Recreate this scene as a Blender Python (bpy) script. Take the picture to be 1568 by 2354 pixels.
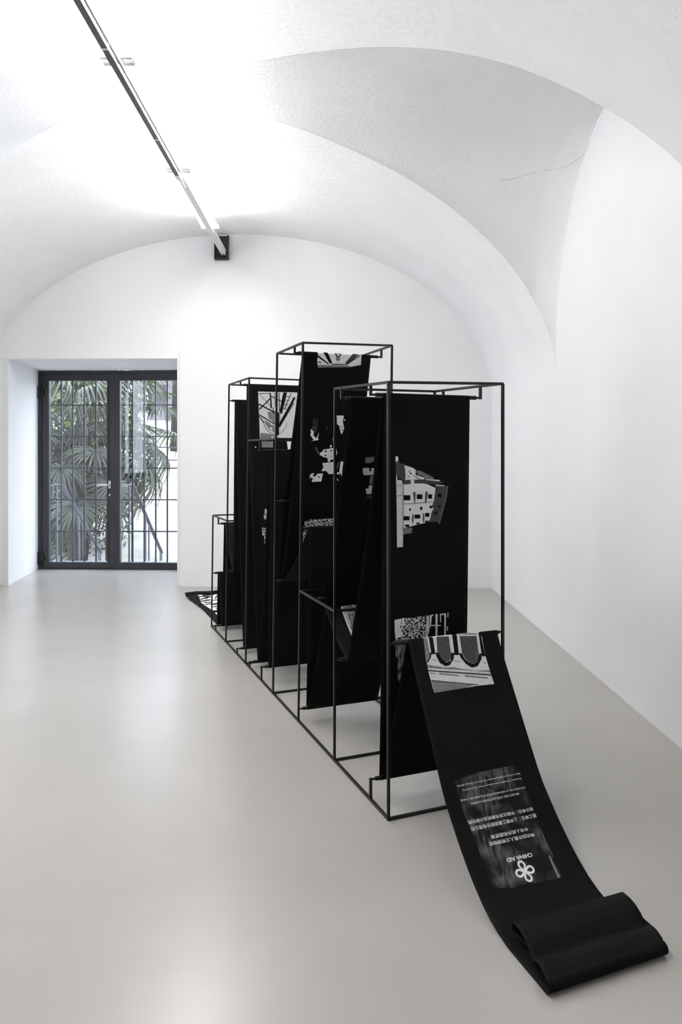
import bpy, bmesh, math, random, bisect
from mathutils import Vector, Matrix
random.seed(7)
for o in list(bpy.data.objects): bpy.data.objects.remove(o, do_unlink=True)
scene = bpy.context.scene
COL = scene.collection
# ---------------------------------------------------------------- camera
cam_d = bpy.data.cameras.new('camera'); cam = bpy.data.objects.new('camera', cam_d); COL.objects.link(cam)
cam.location = (0, 0, 1.38); cam.rotation_euler = (math.radians(90), 0, 0)      # level view down the room
cam_d.sensor_fit = 'HORIZONTAL'; cam_d.sensor_width = 36.0
cam_d.lens = 36.0 * 1670 / 1568                                                 # wide shift lens
cam_d.shift_y = -137 / 1568
cam_d.clip_start = 0.05; cam_d.clip_end = 300
scene.camera = cam
# ---------------------------------------------------------------- light and exposure
SKY = 7.2
TUBE = 102.0
world = bpy.data.worlds.new('overcast_sky'); scene.world = world
world.use_nodes = True
bg = world.node_tree.nodes['Background']
bg.inputs['Color'].default_value = (0.83, 0.875, 1.0, 1); bg.inputs['Strength'].default_value = SKY
vs = scene.view_settings
vs.view_transform = 'Standard'; vs.look = 'None'; vs.gamma = 1.0; vs.use_curve_mapping = False
vs.exposure = 0.0
cy = scene.cycles
cy.use_adaptive_sampling = True; cy.adaptive_threshold = 0.06; cy.use_light_tree = False
cy.caustics_reflective = False; cy.caustics_refractive = False; cy.max_bounces = 8
# ---------------------------------------------------------------- helpers
def mat(name, col, rough=0.6, metal=0.0, spec=0.5):
    m = bpy.data.materials.new(name); m.use_nodes = True
    b = m.node_tree.nodes['Principled BSDF']
    b.inputs['Base Color'].default_value = (*col, 1); b.inputs['Roughness'].default_value = rough
    b.inputs['Metallic'].default_value = metal; b.inputs['Specular IOR Level'].default_value = spec
    return m
def nd(m, kind, **kw):
    n = m.node_tree.nodes.new(kind)
    for k, v in kw.items():
        if k.startswith('i_'): n.inputs[k[2:].replace('_', ' ')].default_value = v
        else: setattr(n, k, v)
    return n
def lk(m, a, b): m.node_tree.links.new(a, b)
def bsdf(m): return m.node_tree.nodes['Principled BSDF']
def noise_col(m, scale, c0, c1, p0=0.35, p1=0.65, detail=4, stretch=None, coord='Object'):
    tc = nd(m, 'ShaderNodeTexCoord'); n = nd(m, 'ShaderNodeTexNoise'); n.inputs['Scale'].default_value = scale; n.inputs['Detail'].default_value = detail
    if stretch:
        mp = nd(m, 'ShaderNodeMapping'); mp.inputs['Scale'].default_value = stretch
        lk(m, tc.outputs[coord], mp.inputs['Vector']); lk(m, mp.outputs['Vector'], n.inputs['Vector'])
    else: lk(m, tc.outputs[coord], n.inputs['Vector'])
    r = nd(m, 'ShaderNodeValToRGB'); r.color_ramp.elements[0].position = p0; r.color_ramp.elements[1].position = p1
    r.color_ramp.elements[0].color = (*c0, 1); r.color_ramp.elements[1].color = (*c1, 1)
    lk(m, n.outputs['Fac'], r.inputs['Fac']); lk(m, r.outputs['Color'], bsdf(m).inputs['Base Color'])
    return n, r
def bump(m, scale, strength, dist=0.01, detail=4, stretch=None):
    tc = nd(m, 'ShaderNodeTexCoord'); n = nd(m, 'ShaderNodeTexNoise'); n.inputs['Scale'].default_value = scale; n.inputs['Detail'].default_value = detail
    b = nd(m, 'ShaderNodeBump'); b.inputs['Strength'].default_value = strength; b.inputs['Distance'].default_value = dist
    if stretch:
        mp = nd(m, 'ShaderNodeMapping'); mp.inputs['Scale'].default_value = stretch
        lk(m, tc.outputs['Object'], mp.inputs['Vector']); lk(m, mp.outputs['Vector'], n.inputs['Vector'])
    else: lk(m, tc.outputs['Object'], n.inputs['Vector'])
    prev = bsdf(m).inputs['Normal']
    if prev.is_linked: lk(m, prev.links[0].from_socket, b.inputs['Normal'])
    lk(m, n.outputs['Fac'], b.inputs['Height']); lk(m, b.outputs['Normal'], prev)
def obj(name, verts, faces, m, parent=None, smooth=False, fm=None):
    me = bpy.data.meshes.new(name); me.from_pydata([tuple(v) for v in verts], [], faces)
    for x in (m if isinstance(m, (list, tuple)) else [m]): me.materials.append(x)
    if fm:
        for p, i in zip(me.polygons, fm): p.material_index = i
    if smooth:
        for p in me.polygons: p.use_smooth = True
    me.update()
    o = bpy.data.objects.new(name, me); COL.objects.link(o)
    if parent: o.parent = parent
    return o
def empty(name, loc=(0, 0, 0)):
    o = bpy.data.objects.new(name, None); COL.objects.link(o); o.location = loc; o.empty_display_size = 0.1
    return o
def tag(o, label=None, cat=None, group=None, kind=None):
    if label: o['label'] = label
    if cat: o['category'] = cat
    if group: o['group'] = group
    if kind: o['kind'] = kind
    return o
class MB:
    def __init__(s): s.v = []; s.f = []; s.org = Vector((0, 0, 0))
    def poly(s, pts):
        i = len(s.v); s.v += [Vector(p) for p in pts]; s.f.append(list(range(i, i + len(pts))))
    def hexa(s, p):                       # 8 corners: bottom ring 0-3, top ring 4-7
        i = len(s.v); s.v += [Vector(q) for q in p]
        for q in ((3, 2, 1, 0), (4, 5, 6, 7), (0, 1, 5, 4), (1, 2, 6, 5), (2, 3, 7, 6), (3, 0, 4, 7)): s.f.append([i + k for k in q])
    def box(s, x0, x1, y0, y1, z0, z1):
        s.hexa([(x0, y0, z0), (x1, y0, z0), (x1, y1, z0), (x0, y1, z0), (x0, y0, z1), (x1, y0, z1), (x1, y1, z1), (x0, y1, z1)])
    def bar(s, p, q, w, h=None, side=None):
        """square bar from p to q; side = direction its width faces"""
        p, q = Vector(p), Vector(q); d = (q - p).normalized(); h = h or w
        sd = Vector(side) if side else (Vector((0, 0, 1)).cross(d) if abs(d.z) < 0.9 else Vector((1, 0, 0)))
        sd = (sd - d * sd.dot(d)).normalized(); up = d.cross(sd).normalized()
        a, b = sd * w / 2, up * h / 2
        s.hexa([p - a - b, p + a - b, p + a + b, p - a + b, q - a - b, q + a - b, q + a + b, q - a + b])
    def tube(s, pts, r, n=10, cap=True):
        pts = [Vector(p) for p in pts]; rs = r if isinstance(r, (list, tuple)) else [r] * len(pts)
        i0 = len(s.v); pu = None
        for k, p in enumerate(pts):
            d = (pts[min(k + 1, len(pts) - 1)] - pts[max(k - 1, 0)]).normalized()
            u = d.cross(Vector((0, 0, 1))) if abs(d.z) < 0.95 else d.cross(Vector((1, 0, 0)))
            if pu is not None: u = pu - d * pu.dot(d)
            u.normalize(); pu = u; w = d.cross(u)
            for j in range(n):
                a = 2 * math.pi * j / n; s.v.append(p + (u * math.cos(a) + w * math.sin(a)) * rs[k])
        for k in range(len(pts) - 1):
            for j in range(n):
                a, b = i0 + k * n + j, i0 + k * n + (j + 1) % n; s.f.append([a, b, b + n, a + n])
        if cap: s.f.append([i0 + j for j in range(n)][::-1]); s.f.append([i0 + (len(pts) - 1) * n + j for j in range(n)])
    def build(s, name, m, parent=None, smooth=False):
        return obj(name, s.v, s.f, m, parent, smooth)
def smooth_by_angle(o, deg=35):
    me = o.data
    for p in me.polygons: p.use_smooth = True
    bm = bmesh.new(); bm.from_mesh(me)
    for e in bm.edges:
        if len(e.link_faces) == 2 and e.calc_face_angle(0) > math.radians(deg): e.smooth = False
    bm.to_mesh(me); bm.free()
# ---------------------------------------------------------------- frame axes
FO = (0.1778, 2.7241)                      # foot of the first post on the floor
FS = (-0.36928, 0.92932)                   # along the frame, away from the camera
FT = (0.92932, 0.36928)                    # across the frame
FW = 0.506                                 # frame width
def lean(s): return 0.0 if s <= 0.5 else min(0.0125, (s - 0.5) / 0.57 * 0.0125)
def fp(s, t, z):
    """frame coordinates -> world (the tall boxes lean a little to the right)"""
    t = t + (lean(s) * z if 0 <= s <= 3.3 else 0.0)
    return (FO[0] + s * FS[0] + t * FT[0], FO[1] + s * FS[1] + t * FT[1], z)
PS = [0.0, 0.561, 1.072, 1.533, 2.164, 2.746, 3.256]     # post positions
# rods the fabric is threaded over, front to back: name, s, z, side (+1 over, -1 under), fixing
RODS = [
    ('front', 0.0, 0.662, 1, 'post'), ('b1', 0.164, 0.085, -1, 'low'), ('t1', 0.164, 1.609, 1, 'top'),
    ('r2', 0.561, 0.452, -1, 'post'), ('rb', 0.848, 0.669, -1, 'post'), ('t2', 0.476, 1.617, 1, 'top'),
    ('p2', 1.072, 0.066, -1, 'post'), ('rc', 1.072, 0.990, 1, 'post'), ('rd', 1.533, 0.645, -1, 'post'),
    ('tc', 1.208, 1.910, 1, 'top'), ('re', 1.533, 1.100, 1, 'post'), ('rf', 1.783, 0.085, -1, 'low'),
    ('td', 1.875, 1.391, 1, 'top'), ('rg', 2.066, 0.040, -1, 'low'), ('te', 2.398, 1.842, 1, 'top'),
    ('rh', 2.404, 0.040, -1, 'low'), ('rj', 2.746, 1.757, 1, 'post'), ('rk', 2.746, 0.514, -1, 'post'),
    ('tf', 3.053, 0.834, 1, 'top'), ('ri', 3.100, 0.044, -1, 'low'), ('rl', 3.256, 0.424, 1, 'post')]
RR = 0.009
def ribbon_path():
    """(s, z, t of the left edge) along the whole fabric, front end to back end, and the marks where rods sit"""
    P = []
    def arc(c, r, a0, a1, n, t0, t1):
        for i in range(n + 1):
            k = i / n; a = math.radians(a0 + (a1 - a0) * k)
            P.append((c[0] + r * math.cos(a), c[1] + r * math.sin(a), t0 + (t1 - t0) * k))
    # folded pile on the floor in front
    P += [(-0.850, 0.013, 0.045), (-0.79, 0.0145, 0.047), (-0.752, 0.016, 0.045)]
    arc((-0.742, 0.033), 0.016, -90, 90, 10, 0.043, 0.040)
    P += [(-0.770, 0.051, 0.036), (-0.800, 0.048, 0.031), (-0.825, 0.040, 0.025), (-0.842, 0.030, 0.021), (-0.850, 0.0245, 0.019), (-0.857, 0.026, 0.017),
          (-0.868, 0.034, 0.015), (-0.885, 0.0415, 0.011), (-0.905, 0.044, 0.006), (-0.930, 0.0385, 0.0)]
    arc((-0.938, 0.020), 0.0165, 80, 270, 12, -0.003, -0.004)
    P += [(-0.90, 0.003, -0.001), (-0.84, 0.003, 0.002)]
    # drape up to the front rod
    dr = [(-0.76, 0.004), (-0.71, 0.008), (-0.66, 0.017), (-0.61, 0.032), (-0.555, 0.058), (-0.505, 0.088), (-0.45, 0.126),
          (-0.395, 0.170), (-0.345, 0.213), (-0.31, 0.252), (-0.275, 0.298), (-0.23, 0.357), (-0.19, 0.411),
          (-0.14, 0.478), (-0.09, 0.546), (-0.045, 0.608)]
    for s, z in dr: P.append((s, z, 0.08 + s * 0.098))
    sh = {'front': 0.080, 't1': 0.055, 'b1': 0.042, 'r2': 0.060, 'td': 0.064, 'rg': 0.055}
    segs = []
    circ = [(s, z, RR * sd) for _, s, z, sd, _ in RODS]
    dirs = []
    for i in range(len(circ) - 1):
        a, b = circ[i], circ[i + 1]
        dx, dz = b[0] - a[0], b[1] - a[1]; D = math.hypot(dx, dz)
        dirs.append(math.atan2(dz, dx) + math.asin((b[2] - a[2]) / D))
    th_in = math.atan2(RODS[0][2] - dr[-1][1], 0.0 - dr[-1][0])
    marks = {}
    for i, c in enumerate(circ):
        th0 = th_in if i == 0 else dirs[i - 1]
        th1 = dirs[i] if i < len(dirs) else math.radians(-88)
        sd = RODS[i][3]
        d = th1 - th0
        if sd > 0:
            while d > 0: d -= 2 * math.pi
            if d < -1.95 * math.pi: d = 0.0
        else:
            while d < 0: d += 2 * math.pi
            if d > 1.95 * math.pi: d = 0.0
        n = max(2, int(abs(d) / 0.35))
        tt = sh.get(RODS[i][0], 0.045)
        i0 = len(P)
        for k in range(n + 1):
            th = th0 + d * k / n
            P.append((c[0] - math.sin(th) * c[2], c[1] + math.cos(th) * c[2], tt))
        marks[RODS[i][0]] = (i0, len(P) - 1)
    # back end: down to the floor and out along it
    P += [(3.268, 0.25, 0.045), (3.272, 0.10, 0.046), (3.278, 0.035, 0.048)]
    arc((3.308, 0.034), 0.030, 180, 270, 6, 0.05, 0.052)
    for i in range(1, 29):
        s = 3.308 + i * 0.0455
        k = i / 28
        z = 0.004 + max(0, k - 0.25) * 0.007 * (1 + math.sin(i * 1.9)) + (0.010 * max(0, k - 0.8) / 0.2 * (1 + math.sin(i * 2.6)))
        P.append((s, z, 0.053 - 0.05 * max(0, k - 0.45) / 0.55))
    L = [0.0]
    for i in range(1, len(P)): L.append(L[-1] + math.dist(P[i][:2], P[i - 1][:2]))
    return P, L, marks
RP, RL, RM = ribbon_path()
CW = 0.394                                # fabric width
def rib_at(a):
    a = min(max(a, 0.0), RL[-1] - 1e-6)
    i = bisect.bisect_right(RL, a) - 1
    i = min(i, len(RP) - 2)
    k = (a - RL[i]) / max(1e-9, RL[i + 1] - RL[i])
    p, q = RP[i], RP[i + 1]
    dx, dz = q[0] - p[0], q[1] - p[1]; D = math.hypot(dx, dz) or 1e-9
    return p[0] + dx * k, p[1] + dz * k, p[2] + (q[2] - p[2]) * k, -dz / D, dx / D
LONG = [(RL[i], RL[i + 1], -math.copysign(0.055 * abs(RP[i + 1][0] - RP[i][0]), RP[i + 1][0] - RP[i][0])) for i in range(len(RL) - 1) if RL[i + 1] - RL[i] > 0.2 and RP[i][0] >= 0]
def ripple(a, t):
    """slack sheets sag a little and hang in soft folds"""
    for i, (b, c, sag) in enumerate(LONG):
        if b < a < c:
            k = math.sin(math.pi * (a - b) / (c - b))
            return sag * k + 0.0028 * k * math.sin(t * 31 + i * 1.7 + (a - b) * 1.3) + 0.0016 * k * math.sin(t * 67 + i)
    return 0.0
def rib_pt(a, t, off=0.0):
    """point on the fabric: a metres along it, t metres from its left edge, off metres above its face"""
    s, z, t0, ns, nz = rib_at(a)
    o = off + ripple(a, t)
    return fp(s + ns * o, t0 + t, z + nz * o)
PRINTS = {'building_print': [('white', [(3.5623, 0.0539), (3.5623, 0.0644), (3.5456, 0.0673), (3.5401, 0.0542)]),
  ('dim', [(3.5401, 0.0542), (3.5447, 0.0673), (3.5344, 0.0734), (3.5307, 0.0952), (3.5102, 0.0985), (3.486, 0.0978), (3.4674, 0.097), (3.4675, 0.0852), (3.4741, 0.0792), (3.4752, 0.0624), (3.4919, 0.0571)]),
  ('light', [(3.4956, 0.057), (3.4677, 0.0646), (3.4676, 0.0813), (3.4489, 0.0884), (3.4099, 0.088), (3.3261, 0.0901), (3.2721, 0.089), (3.246, 0.0913), (3.1976, 0.091), (3.1965, 0.0663), (3.3545, 0.0624), (3.4474, 0.0589)]),
  ('white', [(3.527, 0.0922), (3.5155, 0.1317), (3.506, 0.1446), (3.4873, 0.1437), (3.4756, 0.1825), (3.4681, 0.1826), (3.4674, 0.097), (3.4879, 0.0977), (3.5121, 0.0954)]),
  ('mid', [(3.506, 0.1446), (3.5021, 0.1697), (3.473, 0.2315), (3.4674, 0.2271), (3.4719, 0.1826), (3.4833, 0.1741), (3.4872, 0.1532)]),
  ('dim', [(3.4675, 0.0871), (3.4668, 0.1387), (3.4662, 0.1826), (3.4674, 0.2271), (3.465, 0.2576), (3.4553, 0.2731), (3.4461, 0.2495), (3.4493, 0.1828), (3.4519, 0.1389), (3.4498, 0.0893)]),
  ('white', [(3.47, 0.1826), (3.465, 0.2576), (3.4593, 0.2556), (3.4661, 0.1934)]),
  ('white', [(3.4671, 0.1206), (3.4668, 0.1376), (3.4519, 0.1378), (3.4512, 0.1219)]),
  ('white', [(3.4489, 0.0884), (3.4519, 0.1389), (3.4523, 0.1744), (3.4481, 0.1979), (3.4331, 0.2367), (3.4254, 0.239), (3.4066, 0.2349), (3.3801, 0.2308), (3.3632, 0.2265), (3.354, 0.2197), (3.3479, 0.2302), (3.3385, 0.2292), (3.3351, 0.22), (3.3071, 0.2134), (3.2943, 0.2043), (3.273, 0.0909)]),
  ('dim', [(3.4406, 0.2366), (3.4381, 0.2785), (3.4399, 0.2931), (3.3961, 0.2875), (3.2843, 0.2585), (3.2923, 0.2478), (3.2943, 0.2043), (3.3071, 0.2134), (3.3351, 0.22), (3.3479, 0.2302), (3.354, 0.2197), (3.3801, 0.2308), (3.4255, 0.2368)]),
  ('white', [(3.4454, 0.2365), (3.4429, 0.2785), (3.4391, 0.2785), (3.4416, 0.2365)]),
  ('mid', [(3.4399, 0.291), (3.4389, 0.2949), (3.3942, 0.2885), (3.2843, 0.2595), (3.2844, 0.2564), (3.3961, 0.2854)]),
  ('mid', [(3.2721, 0.0899), (3.2744, 0.1308), (3.2521, 0.129), (3.2479, 0.0913)]),
  ('black', [(3.4061, 0.0909), (3.4056, 0.12), (3.385, 0.1203), (3.3856, 0.0912)]),
  ('black', [(3.4086, 0.15), (3.4081, 0.1749), (3.3884, 0.1751), (3.3889, 0.1503)]),
  ('black', [(3.4075, 0.2018), (3.4069, 0.2212), (3.389, 0.2215), (3.3896, 0.202)]),
  ('black', [(3.3525, 0.1159), (3.3523, 0.1233), (3.342, 0.1234), (3.3422, 0.116)]),
  ('black', [(3.3576, 0.1652), (3.3574, 0.1755), (3.3442, 0.1756), (3.3445, 0.1653)]),
  ('black', [(3.3611, 0.2092), (3.3606, 0.2208), (3.3493, 0.221), (3.3497, 0.2093)]),
  ('black', [(3.3214, 0.0912), (3.3207, 0.1174), (3.3039, 0.1176), (3.3047, 0.0914)]),
  ('black', [(3.3265, 0.1406), (3.3257, 0.166), (3.3098, 0.1662), (3.3105, 0.1409)]),
  ('black', [(3.3317, 0.1884), (3.3309, 0.2089), (3.3158, 0.2091), (3.3166, 0.1885)]),
  ('black', [(3.2877, 0.0985), (3.2872, 0.1168), (3.2778, 0.117), (3.2784, 0.0986)]),
  ('black', [(3.294, 0.1491), (3.2935, 0.1633), (3.2864, 0.1634), (3.2868, 0.1492)]),
  ('black', [(3.3006, 0.1883), (3.3, 0.2042), (3.292, 0.2043), (3.2927, 0.1884)]),
  ('black', [(3.4081, 0.2491), (3.4079, 0.2657), (3.3945, 0.2659), (3.3948, 0.2493)]),
  ('black', [(3.3606, 0.2499), (3.3604, 0.2614), (3.3518, 0.2615), (3.3521, 0.25)]),
  ('black', [(3.3346, 0.2316), (3.3341, 0.2471), (3.3227, 0.2473), (3.3232, 0.2318)]),
  ('dim', [(3.4155, 0.1319), (3.42, 0.1415), (3.4087, 0.1433), (3.3751, 0.1421), (3.3695, 0.14)]),
  ('dim', [(3.4173, 0.1885), (3.4208, 0.1983), (3.3982, 0.1963), (3.372, 0.1922), (3.3759, 0.1868)]),
  ('dim', [(3.325, 0.13), (3.3304, 0.1363), (3.2892, 0.1348), (3.2989, 0.1283)]),
  ('dim', [(3.3292, 0.1779), (3.3318, 0.1841), (3.2914, 0.1835), (3.301, 0.1772)]),
  ('mid', [(3.3717, 0.0904), (3.3732, 0.1421), (3.3758, 0.19), (3.3782, 0.2309), (3.376, 0.2309), (3.3732, 0.1901), (3.3706, 0.1421), (3.3693, 0.0905)]),
  ('black', [(3.5064, 0.1118), (3.5063, 0.1149), (3.4989, 0.1146), (3.4989, 0.1119)]),
  ('black', [(3.497, 0.115), (3.4979, 0.1192), (3.4894, 0.1267), (3.4914, 0.1172)]),
  ('black', [(3.4848, 0.1316), (3.4675, 0.1654), (3.4691, 0.1664), (3.4864, 0.1326)]),
  ('black', [(3.4873, 0.106), (3.4742, 0.1144), (3.4751, 0.1162), (3.4882, 0.1077)]),
  ('mid', [(3.4471, 0.0864), (3.447, 0.0894), (3.2739, 0.0918), (3.274, 0.0889)]),
  ('black', [(3.4433, 0.059), (3.4454, 0.0856), (3.4469, 0.0854), (3.4448, 0.0588)]),
  ('black', [(3.4011, 0.0619), (3.4057, 0.0843), (3.4074, 0.0839), (3.4027, 0.0614)])], 'tree_print': [('white', [(2.904, 0.059), (2.911, 0.1014), (2.8814, 0.1038), (2.8681, 0.0869), (2.8386, 0.0987), (2.8267, 0.0647), (2.8592, 0.0611)]),
  ('speckle', [(2.9083, 0.0863), (2.9098, 0.1415), (2.9129, 0.1882), (2.9094, 0.2052), (2.8256, 0.2066), (2.8209, 0.1817), (2.8199, 0.1268), (2.8188, 0.099), (2.8249, 0.0647), (2.8386, 0.0987), (2.8755, 0.083)]),
  ('white', [(2.9117, 0.2008), (2.9115, 0.2119), (2.85, 0.2151), (2.8184, 0.2067), (2.8191, 0.2002)]),
  ('white', [(2.9117, 0.2164), (2.9132, 0.2346), (2.9075, 0.236), (2.9067, 0.2279), (2.8707, 0.2239), (2.8534, 0.2173)]),
  ('white', [(2.9121, 0.2455), (2.913, 0.2559), (2.816, 0.2559), (2.8169, 0.2467)]),
  ('white', [(2.8713, 0.2193), (2.8669, 0.2705), (2.8625, 0.2706), (2.8669, 0.2194)]),
  ('white', [(2.9123, 0.2659), (2.9133, 0.2899), (2.9081, 0.2908), (2.9074, 0.268)]),
  ('white', [(2.9129, 0.2858), (2.9131, 0.2932), (2.8203, 0.2939), (2.8209, 0.2873)]),
  ('white', [(2.9105, 0.266), (2.9102, 0.2707), (2.8772, 0.2712), (2.8774, 0.2672)]),
  ('white', [(2.9136, 0.3003), (2.9139, 0.3058), (2.8949, 0.3036), (2.8952, 0.3006)]),
  ('light', [(2.8566, 0.2991), (2.86, 0.3033), (2.8415, 0.3036), (2.84, 0.2994)]),
  ('streak', [(2.825, 0.0639), (2.8184, 0.1898), (2.7657, 0.1906), (2.7115, 0.1447), (2.6475, 0.0861), (2.6719, 0.075), (2.7115, 0.073), (2.7361, 0.0781), (2.7623, 0.0654)])], 'arch_print': [('light', [(1.6491, 0.0662), (1.6475, 0.2135), (1.6511, 0.3128), (1.6197, 0.3193), (1.5405, 0.3135), (1.4813, 0.3141), (1.436, 0.3164), (1.438, 0.2461), (1.4339, 0.0584), (1.5088, 0.0552), (1.5595, 0.0567)]),
  ('mid', [(1.6438, 0.0643), (1.6429, 0.0806), (1.587, 0.0786), (1.5821, 0.0846), (1.5658, 0.0784), (1.5444, 0.0587), (1.551, 0.0569)]),
  ('black', [(1.6468, 0.0874), (1.6437, 0.1051), (1.5836, 0.1016), (1.5762, 0.1011), (1.5769, 0.0834), (1.5859, 0.085)]),
  ('speckle', [(1.6418, 0.121), (1.6381, 0.1743), (1.5756, 0.1683), (1.5722, 0.1808), (1.5512, 0.1737), (1.5262, 0.145), (1.5268, 0.1308), (1.5428, 0.1114), (1.5674, 0.1038), (1.5822, 0.1049), (1.5816, 0.1107)]),
  ('dim', [(1.6418, 0.121), (1.6381, 0.1743), (1.5756, 0.1683), (1.5482, 0.1608), (1.5419, 0.1398), (1.5617, 0.1166), (1.5816, 0.1107)]),
  ('black', [(1.651, 0.191), (1.6469, 0.211), (1.5701, 0.2011), (1.5624, 0.2014), (1.5638, 0.1786), (1.5742, 0.1826)]),
  ('dim', [(1.6347, 0.2215), (1.6275, 0.2961), (1.5589, 0.2868), (1.5351, 0.2818), (1.52, 0.2597), (1.5292, 0.2355), (1.5461, 0.221), (1.5686, 0.2154)]),
  ('black', [(1.6416, 0.3084), (1.6392, 0.3173), (1.5449, 0.3136), (1.5457, 0.2963), (1.5598, 0.2996)]),
  ('black', [(1.5824, 0.1026), (1.5789, 0.1161), (1.5591, 0.1206), (1.5424, 0.1351), (1.5367, 0.1479), (1.5461, 0.1602), (1.5735, 0.1678), (1.5732, 0.1811), (1.5491, 0.1731), (1.5278, 0.1502), (1.5257, 0.1305), (1.5407, 0.1108), (1.5675, 0.1026)]),
  ('black', [(1.57, 0.2022), (1.5665, 0.2148), (1.5463, 0.2186), (1.5295, 0.2331), (1.5208, 0.2526), (1.5274, 0.2719), (1.5586, 0.2892), (1.5576, 0.2989), (1.5362, 0.2921), (1.5106, 0.2666), (1.508, 0.2412), (1.5245, 0.2194), (1.5524, 0.2033)]),
  ('black', [(1.5847, 0.0805), (1.5821, 0.0851), (1.5657, 0.0789), (1.5444, 0.0587), (1.5508, 0.058), (1.5643, 0.0721)]),
  ('mid', [(1.5403, 0.0564), (1.5301, 0.0913), (1.5211, 0.1244), (1.519, 0.1621), (1.5107, 0.1885), (1.4991, 0.2336), (1.4933, 0.2661), (1.4902, 0.3121), (1.4815, 0.3129), (1.496, 0.2424), (1.5154, 0.1276), (1.5289, 0.0546)]),
  ('dim', [(1.5204, 0.0548), (1.4745, 0.3131), (1.4684, 0.3136), (1.5152, 0.0545)]),
  ('mid', [(1.504, 0.0972), (1.4864, 0.1766), (1.4822, 0.1765), (1.4986, 0.0981)]),
  ('mid', [(1.4836, 0.201), (1.464, 0.2961), (1.4588, 0.2948), (1.4783, 0.2006)]),
  ('mid', [(1.5094, 0.0589), (1.5049, 0.0799), (1.5014, 0.0794), (1.5052, 0.0589)]),
  ('black', [(1.4813, 0.0584), (1.4418, 0.2497), (1.4397, 0.2466), (1.4782, 0.0576)]),
  ('mid', [(1.4771, 0.0584), (1.442, 0.2304), (1.4366, 0.188), (1.4339, 0.0584)]),
  ('dim', [(1.5553, 0.078), (1.5521, 0.0972), (1.5538, 0.0978), (1.557, 0.0785)]),
  ('dim', [(1.5406, 0.1731), (1.5367, 0.1986), (1.5384, 0.1992), (1.5423, 0.1736)]),
  ('dim', [(1.5212, 0.2909), (1.5177, 0.3085), (1.5194, 0.3092), (1.5228, 0.2916)]),
  ('mid', [(1.6412, 0.2164), (1.6341, 0.2979), (1.6371, 0.2987), (1.6489, 0.2209)])], 'plaque_print': [('smoke', [(1.132, 0.0514), (1.1449, 0.1637), (1.1456, 0.2988), (1.137, 0.317), (1.0578, 0.315), (1.0017, 0.3137), (0.9444, 0.3102), (0.8794, 0.3095), (0.8429, 0.3102), (0.7666, 0.3002), (0.7663, 0.279), (0.7714, 0.1794), (0.7737, 0.115), (0.7871, 0.0575), (0.8337, 0.058), (0.9437, 0.0614), (0.987, 0.0557), (1.0329, 0.053)]),
  ('mid', [(0.8426, 0.2932), (0.8387, 0.2992), (0.7664, 0.2955), (0.7674, 0.2857)]),
  ('haze', [(1.144, 0.1697), (1.1446, 0.208), (1.0813, 0.1913), (1.0419, 0.206), (1.0196, 0.1993), (1.0135, 0.1751), (1.0511, 0.1542), (1.108, 0.1699)])], 'beam_print': [('white', [(11.0377, 0.0825), (11.0362, 0.1367), (11.0363, 0.1801), (11.0423, 0.2204), (11.0387, 0.2885), (11.035, 0.3367), (10.9783, 0.3382), (10.9639, 0.273), (10.9525, 0.0923), (10.9803, 0.0827)]),
  ('black', [(11.038, 0.1111), (11.0373, 0.1372), (10.9843, 0.1683), (10.9773, 0.1642), (10.9812, 0.1518)]),
  ('black', [(11.0204, 0.0828), (10.9746, 0.1548), (10.9733, 0.1454), (11.0093, 0.0824)]),
  ('speckle', [(11.0363, 0.1801), (11.0423, 0.2204), (10.9882, 0.2068), (10.9876, 0.1922)]),
  ('dim', [(11.0402, 0.289), (11.0354, 0.3244), (10.9791, 0.2567), (10.9854, 0.2438)]),
  ('black', [(11.0318, 0.326), (11.0311, 0.3329), (10.9755, 0.2571), (10.9788, 0.2494)]),
  ('black', [(10.9773, 0.1642), (10.9791, 0.2567), (10.9746, 0.2572), (10.9715, 0.1647)]),
  ('mid', [(10.9682, 0.0909), (10.9695, 0.1601), (10.9717, 0.2722), (10.9626, 0.2731), (10.953, 0.0923)]),
  ('black', [(10.98, 0.0847), (10.9778, 0.1062), (10.9832, 0.1066), (10.9853, 0.085)])], 'townscape_print': [('white', [(10.6153, 0.078), (10.6016, 0.1002), (10.5804, 0.0987), (10.568, 0.111), (10.568, 0.1203), (10.5947, 0.1286), (10.593, 0.1306), (10.5663, 0.126), (10.5539, 0.1327), (10.5476, 0.0873), (10.5538, 0.1031), (10.5819, 0.0804), (10.5943, 0.0828)]),
  ('haze', [(10.6752, 0.0895), (10.6721, 0.1135), (10.6511, 0.1175), (10.6017, 0.1169), (10.5946, 0.1083), (10.619, 0.0859), (10.6471, 0.0868)]),
  ('haze', [(10.6314, 0.166), (10.6318, 0.1767), (10.607, 0.1737), (10.6067, 0.1666)]),
  ('haze', [(10.5306, 0.1111), (10.5163, 0.1237), (10.4877, 0.1376), (10.4813, 0.1595), (10.4669, 0.1609), (10.4679, 0.1396), (10.4984, 0.1181)]),
  ('white', [(10.4885, 0.1588), (10.5013, 0.1645), (10.5131, 0.2395), (10.4804, 0.2506), (10.4441, 0.2395), (10.4414, 0.2122), (10.4305, 0.2115), (10.4311, 0.1976), (10.453, 0.1933), (10.4565, 0.1726), (10.4699, 0.1465), (10.4807, 0.1472)]),
  ('black', [(10.4943, 0.1705), (10.4946, 0.185), (10.4874, 0.1858), (10.4872, 0.1713)]),
  ('black', [(10.4978, 0.2058), (10.4973, 0.2178), (10.4912, 0.2185), (10.4917, 0.2065)]),
  ('black', [(10.4692, 0.1731), (10.4694, 0.1866), (10.4632, 0.1872), (10.463, 0.1737)]),
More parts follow.
